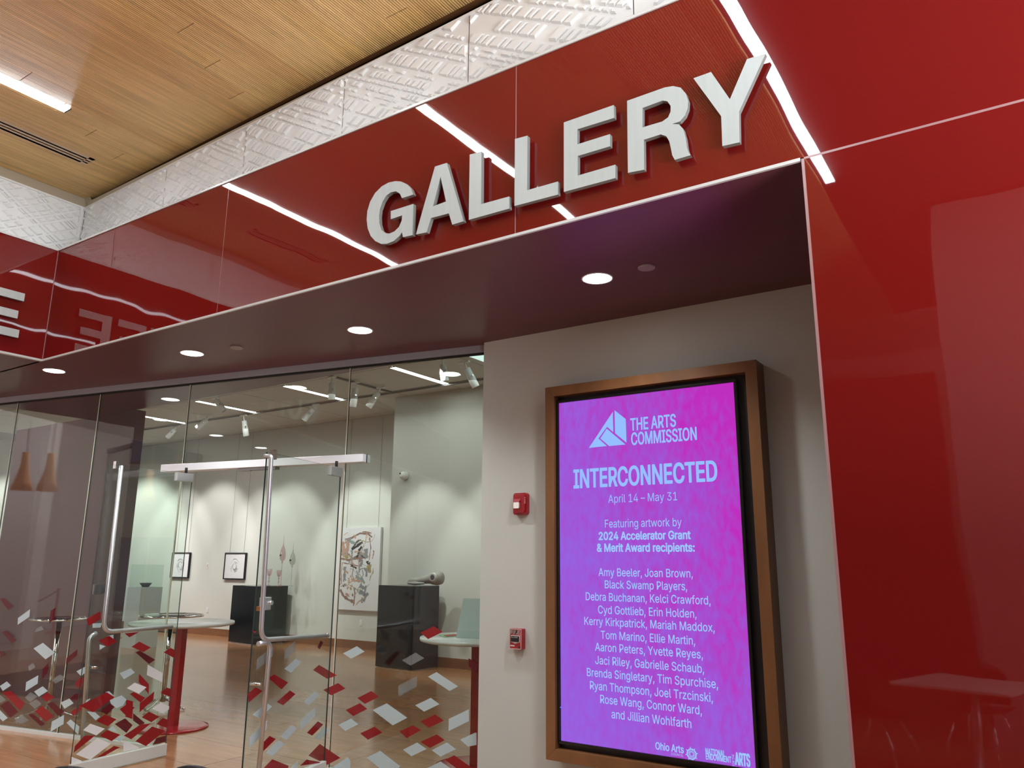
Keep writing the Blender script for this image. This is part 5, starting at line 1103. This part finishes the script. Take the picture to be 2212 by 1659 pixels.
# things on the right bar table
b0 = onZ(985, 1378, 1.0); b1 = onZ(1040, 1379, 1.0)
t = empty('acrylic_sign_stand', b0, 'frosted acrylic stand leaning on the right bar table', 'stand')
e_ = (Vector((-3.60, b0.y + .12, 1.0)) - Vector((b0.x, b0.y, 1.0)))
mb = MB(); mb.obox(Vector((b0.x, b0.y, 1.002)), e_, Vector((0, .008, 0)), Vector((.03, .05, .31))); mb.build('panel', M['acrylic'], t)
mb = MB(); mb.obox(Vector((b0.x, b0.y, 1.001)), e_, Vector((0, .12, 0)), Vector((0, 0, .006))); mb.build('foot_plate', M['acrylic'], t)
for pix, mm, l in ((((947, 1372), (975, 1370), (986, 1375), (960, 1377)), 'card_green', 'green flyer lying on the right bar table'), (((958, 1373), (985, 1371), (988, 1374), (966, 1376)), 'pot_red', 'red-edged flyer on top of the green one')):
    P = [onZ(x, y, 1.0) for x, y in pix]
    mb = MB(); mb.prism([[Vector((q.x, q.y, 1.0015 + (.002 if mm == 'pot_red' else 0))) for q in P]], (0, 0, .0015)); o = mb.build('flyer', M[mm]); tag(o, l, 'paper')
# display case with dark bowl, seen through the left door
cx_, cy_ = onZ(300, 1398, 0).x, onZ(300, 1398, 0).y
sc2 = (Vector((cx_, cy_, 0)) - CP).length
t = empty('display_plinth', (cx_, cy_, 0), 'pale grey plinth with clear cover, seen through the left door', 'plinth')
box('body', cx_ - .22, cx_ + .22, cy_ - .22, cy_ + .22, 0, 1.10, M['plaster'], t)
zz = 1.10
mb = MB(); mb.box(cx_ - .21, cx_ + .21, cy_ - .21, cy_ + .21, zz, zz + .42); mb.build('clear_cover', M['glass'], t)
t = empty('dark_bowl', (cx_, cy_, zz), 'small dark tapered bowl inside the clear display cover', 'bowl')
mb = MB(); mb.lathe((cx_, cy_, zz), [(.05, .001), (.06, .004), (.115, .075), (.108, .075), (.05, .012), (0, .012)], 24); mb.build('bowl_body', mat('dark_blue_glaze', (.03, .05, .07), rough=.25), t)

# ================================================================== gallery lights
for k, x in enumerate((-7.75, -10.13, -12.51, -14.80, -17.2, -5.37)):
    t = empty('gallery_linear_light', (x, 8.4, HG), ('linear light in the gallery ceiling nearest the pale corner wall', 'linear light second from the right in the gallery ceiling', 'linear light third from the right in the gallery ceiling', 'linear light leftmost of those above the left door', 'linear light in the gallery ceiling beyond the maroon partition', 'linear light in the gallery ceiling hidden behind the poster wall')[k], 'light')
    box('diffuser', x - .055, x + .055, 8.42, 9.70, HG - .012, HG - .006, M['e_gal'], t)
    b = MB(); b.box(x - .065, x + .065, 8.41, 8.42, HG - .014, HG); b.box(x - .065, x + .065, 9.70, 9.71, HG - .014, HG); b.box(x - .065, x - .055, 8.41, 9.71, HG - .014, HG); b.box(x + .055, x + .065, 8.41, 9.71, HG - .014, HG); b.build('housing', M['lamp_white'], t)
P = [(-6.47, 8.47), (-5.2, 8.50), (-5.2, 9.3), (-6.0, 9.3), (-6.42, 8.93)]
b = MB(); b.box(-6.40, -5.45, 8.20, 8.95, HG - .012, HG - .002); o = b.build('ceiling_light_panel', M['e_panel']); tag(o, 'pale green glowing ceiling panel at the corner of the poster wall', 'light')
area_lamp('gallery_fill_lamp', (-10, 8.4, HG - .3), 9, 3, 62, (.97, 1.0, .95))  # added fill under the tiles, no fitting belongs to it
for x in (-6.5,):
    pass
# lighting tracks
b = MB(); b.box(-20, -3.6, 9.715, 9.745, HG - .035, HG - .012); b.build('lighting_track', M['track'], label='long grey lighting track across the gallery ceiling', cat='track')
b = MB(); b.box(-8.96, -8.925, 6.2, 9.70, HG - .03, HG - .001); b.build('lighting_track', M['track'], label='short grey lighting track running away from the storefront', cat='track')
SPOTS = [((381, 924), (361, 945), 'track spotlight leftmost, aimed down left'), ((452.6, 902), (426, 925), 'track spotlight right of the left transom joint, aimed down left'),
         ((526, 900), (532, 942), 'track spotlight hanging straight down, above the left drawing'), ((465, 862), (484, 888), 'track spotlight crossing a linear light, aimed down right'),
         ((682.6, 877), (656, 907), 'track spotlight aimed down left above the header rail'), ((716.6, 818), (716.6, 863.5), 'track spotlight pointing straight down across a linear light'),
         ((769.6, 829), (762, 879), 'track spotlight just right of the right transom joint'), ((822.7, 840), (795.7, 879), 'track spotlight aimed down left beside the projecting wall'),
         ((955, 778), (961, 823), 'track spotlight at the end of the right linear light'), ((1003, 785), (1028, 836), 'track spotlight right of the round downlight reflection')]
def frame_between(a, b_):
    d_ = (b_ - a).normalized(); ref = Vector((0, 0, 1)) if abs(d_.z) < .9 else Vector((1, 0, 0)); e1 = d_.cross(ref).normalized(); return d_, e1, e1.cross(d_)
for i, (m0, m1, l) in enumerate(SPOTS):
    a = onZ(m0[0], m0[1], HG - .06)
    dep = (a - CP).dot(FWD); tip = CP + ray(*m1) * dep
    tp = a + (tip - a)
    t = empty('track_spotlight', a + Vector((0, 0, .06)), l, 'light', None)
    box('track_adapter', a.x - .09, a.x + .09, a.y - .02, a.y + .02, a.z + .01, HG - .028, M['lamp_white'], t)
    d_ = (tp - a).normalized(); L_ = (tp - a).length; Lb = max(.24, L_ * .8); st_ = tp - d_ * Lb
    mb = MB(); mb.tube([a + Vector((0, 0, .02)), st_ + d_ * .08], .014, 10); mb.build('yoke', M['lamp_white'], t)
    mb = MB(); mb.tube([st_, st_ + d_ * .01, st_ + d_ * Lb * .45, st_ + d_ * (Lb * .46), tp - d_ * .005, tp], [.035, .05, .05, .056, .056, .054], 20); mb.build('can', M['lamp_white'], t)
    mb = MB(); mb.tube([tp - d_ * .001, tp + d_ * .002], .045, 20); mb.build('lens', M['e_lens'] if i in (0, 1, 4) else M['ink_grey'], t)
    mb = MB(); q = st_ + d_ * Lb * .42; mb.tube([q + Vector((.05, -.03, .0)), q + Vector((.075, -.045, 0))], .012, 10); mb.build('tilt_knob', M['chrome'], t)
# light pools on the art; far-left and display-plinth lamps added to brighten
for loc, tgt, wt, dg in (((-15.2, 9.2, 4.3), (-15.6, YB, 1.5), 1.0, 62), ((-12.9, 9.1, 4.3), (-13.2, YB, 1.3), .9, 60), ((-11.0, 9.1, 4.3), (-10.9, YB, 1.35), 1.25, 58),
                         ((-16.8, 9.2, 4.3), (-17.0, YB, 1.5), .8, 60), ((-8.7, 8.4, 4.3), (-8.2, YK, .9), .8, 52), ((-6.8, 8.2, 4.3), (-6.9, YK, 1.0), .8, 55), ((-13.8, 9.2, 4.3), (-13.9, YB, 1.2), .8, 60), ((-19.0, 9.0, 4.3), (-21, 9.6, 1.5), 1.3, 75), ((-18.6, 8.9, 4.3), (-18.4, YB, 1.5), 2.2, 72), ((-19.0, 7.0, 4.3), (-21, 7.2, 1.5), 1.1, 75), ((-14.4, 7.0, 4.35), (cx_, cy_, .9), 1.0, 40)):
    spot_lamp('pool_lamp', loc, tgt, SPOT_W * wt, dg, .5, (1, .98, .93), .05)

# ================================================================== mirrored hall furniture
def chair(cx_, cy_, rz, label, shell='plastic_black', zs=.45, top=.82):
    t = empty('cafe_chair', (0, 0, 0), label, 'chair')
    me = MB()
    nu, nv = 8, 6; w_ = .23
    def shell_grid(f):
        k = len(me.v)
        for i in range(nu + 1):
            for j in range(nv + 1): me.v.append(Vector(f(i / nu * 2 - 1, j / nv)))
        for i in range(nu):
            for j in range(nv):
                a = k + i * (nv + 1) + j; me.f.append([a, a + 1, a + nv + 2, a + nv + 1]); me.mi.append(0); me.sm.append(True)
    shell_grid(lambda u, v: (u * (w_ - .01 * (1 - v)), -.20 + .42 * v, zs + .02 * u * u - .012 * math.sin(v * PI)))
    o = me.build('seat', M[shell], t); so_ = o.modifiers.new('s', 'SOLIDIFY'); so_.thickness = .012
    me = MB()
    shell_grid(lambda u, v: (u * (w_ - .02) * math.sqrt(max(.0, 1 - .55 * v ** 6)), .20 + .05 * v - .05 * u * u * (1), zs + .03 + (top - zs - .03) * v - .045 * u * u * v))
    o = me.build('backrest', M[shell], t); so_ = o.modifiers.new('s', 'SOLIDIFY'); so_.thickness = .012
    for sx in (-1, 1):
        for sy_ in (-1, 1):
            mb = MB(); mb.tube([(sx * .14, sy_ * .12, zs - .02), (sx * .19, sy_ * .19, .23), (sx * .21, sy_ * .22, .005)], .010, 8); mb.build('leg', M['chrome'], t)
    t.location = (cx_, cy_, 0); t.rotation_euler = (0, 0, rz); return t
p1 = onZ(382, 1646, .82); p2 = onZ(103, 1652, .82)
chair(p1.x + .02, p1.y + .28 - .05, math.radians(200), 'black cafe chair, top of its back showing at the bottom edge below the open doorway')
chair(p2.x - .05, p2.y + .23, math.radians(215), 'black cafe chair at the bottom left corner by the left door')
# square white table mirrored in the red wall
A_, B_, C_ = Vector((-1.1, -.13, 0)), Vector((-.29, .12, 0)), Vector((-.86, -.89, 0)); E1 = (B_ - A_); E2 = Vector((-E1.y, E1.x, 0)) * -.97; 
A_ += Vector((0, -.28, 0)); 
t = empty('square_table', A_ + (E1 + E2) / 2, 'square white-topped table mirrored in the right-hand red wall', 'table')
mb = MB(); mb.obox(A_ + Vector((0, 0, .715)), E1, E2, (0, 0, .025)); mb.build('table_top', M['table_top'], t, bevel=.004)
cc = A_ + (E1 + E2) / 2
mb = MB(); mb.tube([cc + Vector((0, 0, .02)), cc + Vector((0, 0, .71))], .035, 16); mb.build('column', M['steel'], t)
mb = MB(); mb.lathe(cc, [(.28, 0), (.28, .012), (.05, .03)], 32); mb.build('base_disc', M['steel'], t)
ang = math.atan2(E1.y, E1.x)
chair(cc.x - .02, cc.y - .66, ang + PI, 'dark red shell chair mirrored behind the square table', 'red_shell')
chair(cc.x - .70, cc.y - .05, ang + PI / 2, 'dark red shell chair mirrored left of the square table', 'red_shell')
# birch pendants over the left hall, mirrored in the storefront
for k, (px, t_) in enumerate((((50, 1018), 12.4), ((105, 1020), 12.4), ((320, 1050), 14.6))):
    p = mirG(CP + ray(*px) * t_)
    t = empty('pendant_lamp', (p.x, p.y, 5.6), 'slatted birch pendant shade mirrored in the storefront glass' + (', leftmost of three', ', middle of three', ', the faint one')[k], 'light')
    c = Vector((p.x, p.y, p.z - .30))
    mb = MB(); mb.lathe(c, [(.165, 0), (.125, .12), (.085, .27), (.065, .38), (.058, .60)], 36); o = mb.build('shade', M['pendant'], t)
    for f_ in o.data.polygons: pass
    mb = MB(); mb.tube([c + Vector((0, 0, .58)), (p.x, p.y, 5.6)], .006, 6); mb.build('cord', M['white_print'], t)
    mb = MB(); mb.lathe(c + Vector((0, 0, .38)), [(.0, 0), (.03, .02), (.035, .06), (0, .09)], 12); mb.build('bulb', emis('pendant_bulb', (1, .85, .6), 5), t)
# window high in the left hall, mirrored too
wn = empty('window_2', (-16.6, -8, 4.3), kind='structure')
for k in range(3):
    xx = -17.0 + .78 * k
    box('window_frame', xx, xx + .70, -7.99, -7.95, 4.2, 5.3, M['soffit'], wn)
    box('pane', xx + .05, xx + .65, -7.95, -7.94, 4.26, 5.24, M['pane_blue'], wn)
wn = empty('window_3', (-17, -8, 1.4), kind='structure')
for k in range(2):
    xx = -17.0 + .95 * k
    box('window_frame', xx, xx + .88, -7.99, -7.95, .3, 2.2, M['soffit'], wn)
    box('pane', xx + .05, xx + .83, -7.95, -7.94, .4, 2.14, M['pane_blue'], wn)
# rope barrier
pa = mirG(onZ(113, 1367, 0)); pb = pa + Vector((-.4, 1.5, 0))
for k, q in enumerate((pa, pb)):
    t = empty('stanchion', (q.x, q.y, 0), 'dark red rope barrier post mirrored in the leftmost panes' + ('', ', farther one')[k], 'barrier')
    mb = MB(); mb.lathe((q.x, q.y, 0), [(.16, 0), (.16, .015), (.03, .04), (.026, .92), (.035, .93), (.035, .96), (0, .97)], 20); mb.build('post', M['red_paint'], t)
mb = MB(); pts = [pa + (pb - pa) * (.03 + .94 * i / 12) + Vector((0, 0, .90 - .28 * math.sin(PI * i / 12))) for i in range(13)]; mb.tube(pts, .02, 10); mb.build('barrier_rope', M['rope'], label='sagging red rope between the two barrier posts', cat='rope')
# hall light fittings in the left and rear hall, then added fill lamps
for x, y, l in ((-12.6, 2.6, 'nearest the storefront'), (-12.6, -2.4, 'above the pendant lamps'), (-15.6, -4.3, 'beyond the side wall'), (-15.2, -6.5, 'beside the high windows')):
    t = empty('hall_light_panel', (x, y, 5.6), 'square ceiling light of the left hall, ' + l, 'light', 'left hall ceiling lights')
    box('diffuser', x - .3, x + .3, y - .3, y + .3, 5.59, 5.596, emis('hall_diffuser', (1, .96, .92), 12), t)
    box('housing', x - .32, x + .32, y - .32, y + .32, 5.596, 5.6, M['lamp_white'], t)
area_lamp('hall_fill_lamp', (-11.5, -3, 5.0), 2.5, 6, 470, (.97, .97, 1))  # added area light that brightens the left hall, no fitting
area_lamp('hall_up_fill_lamp', (-12.5, -4.5, 1.72), 2.0, 2.0, 130, (.95, .98, 1), (PI, 0, 0))  # added upward light that lifts the left soffit, not a real fixture
area_lamp('atrium_up_fill_lamp', (3.3, 1.2, 1.72), 1.6, 2.0, 760, (.95, .98, 1), (PI, 0, 0))  # added out of view, faces up to brighten the wood ceiling
area_lamp('atrium_fill_lamp', (3.4, .4, ZC - .1), 2.2, 3.5, 150, (.93, .97, 1))  # added out of view as general fill for the atrium
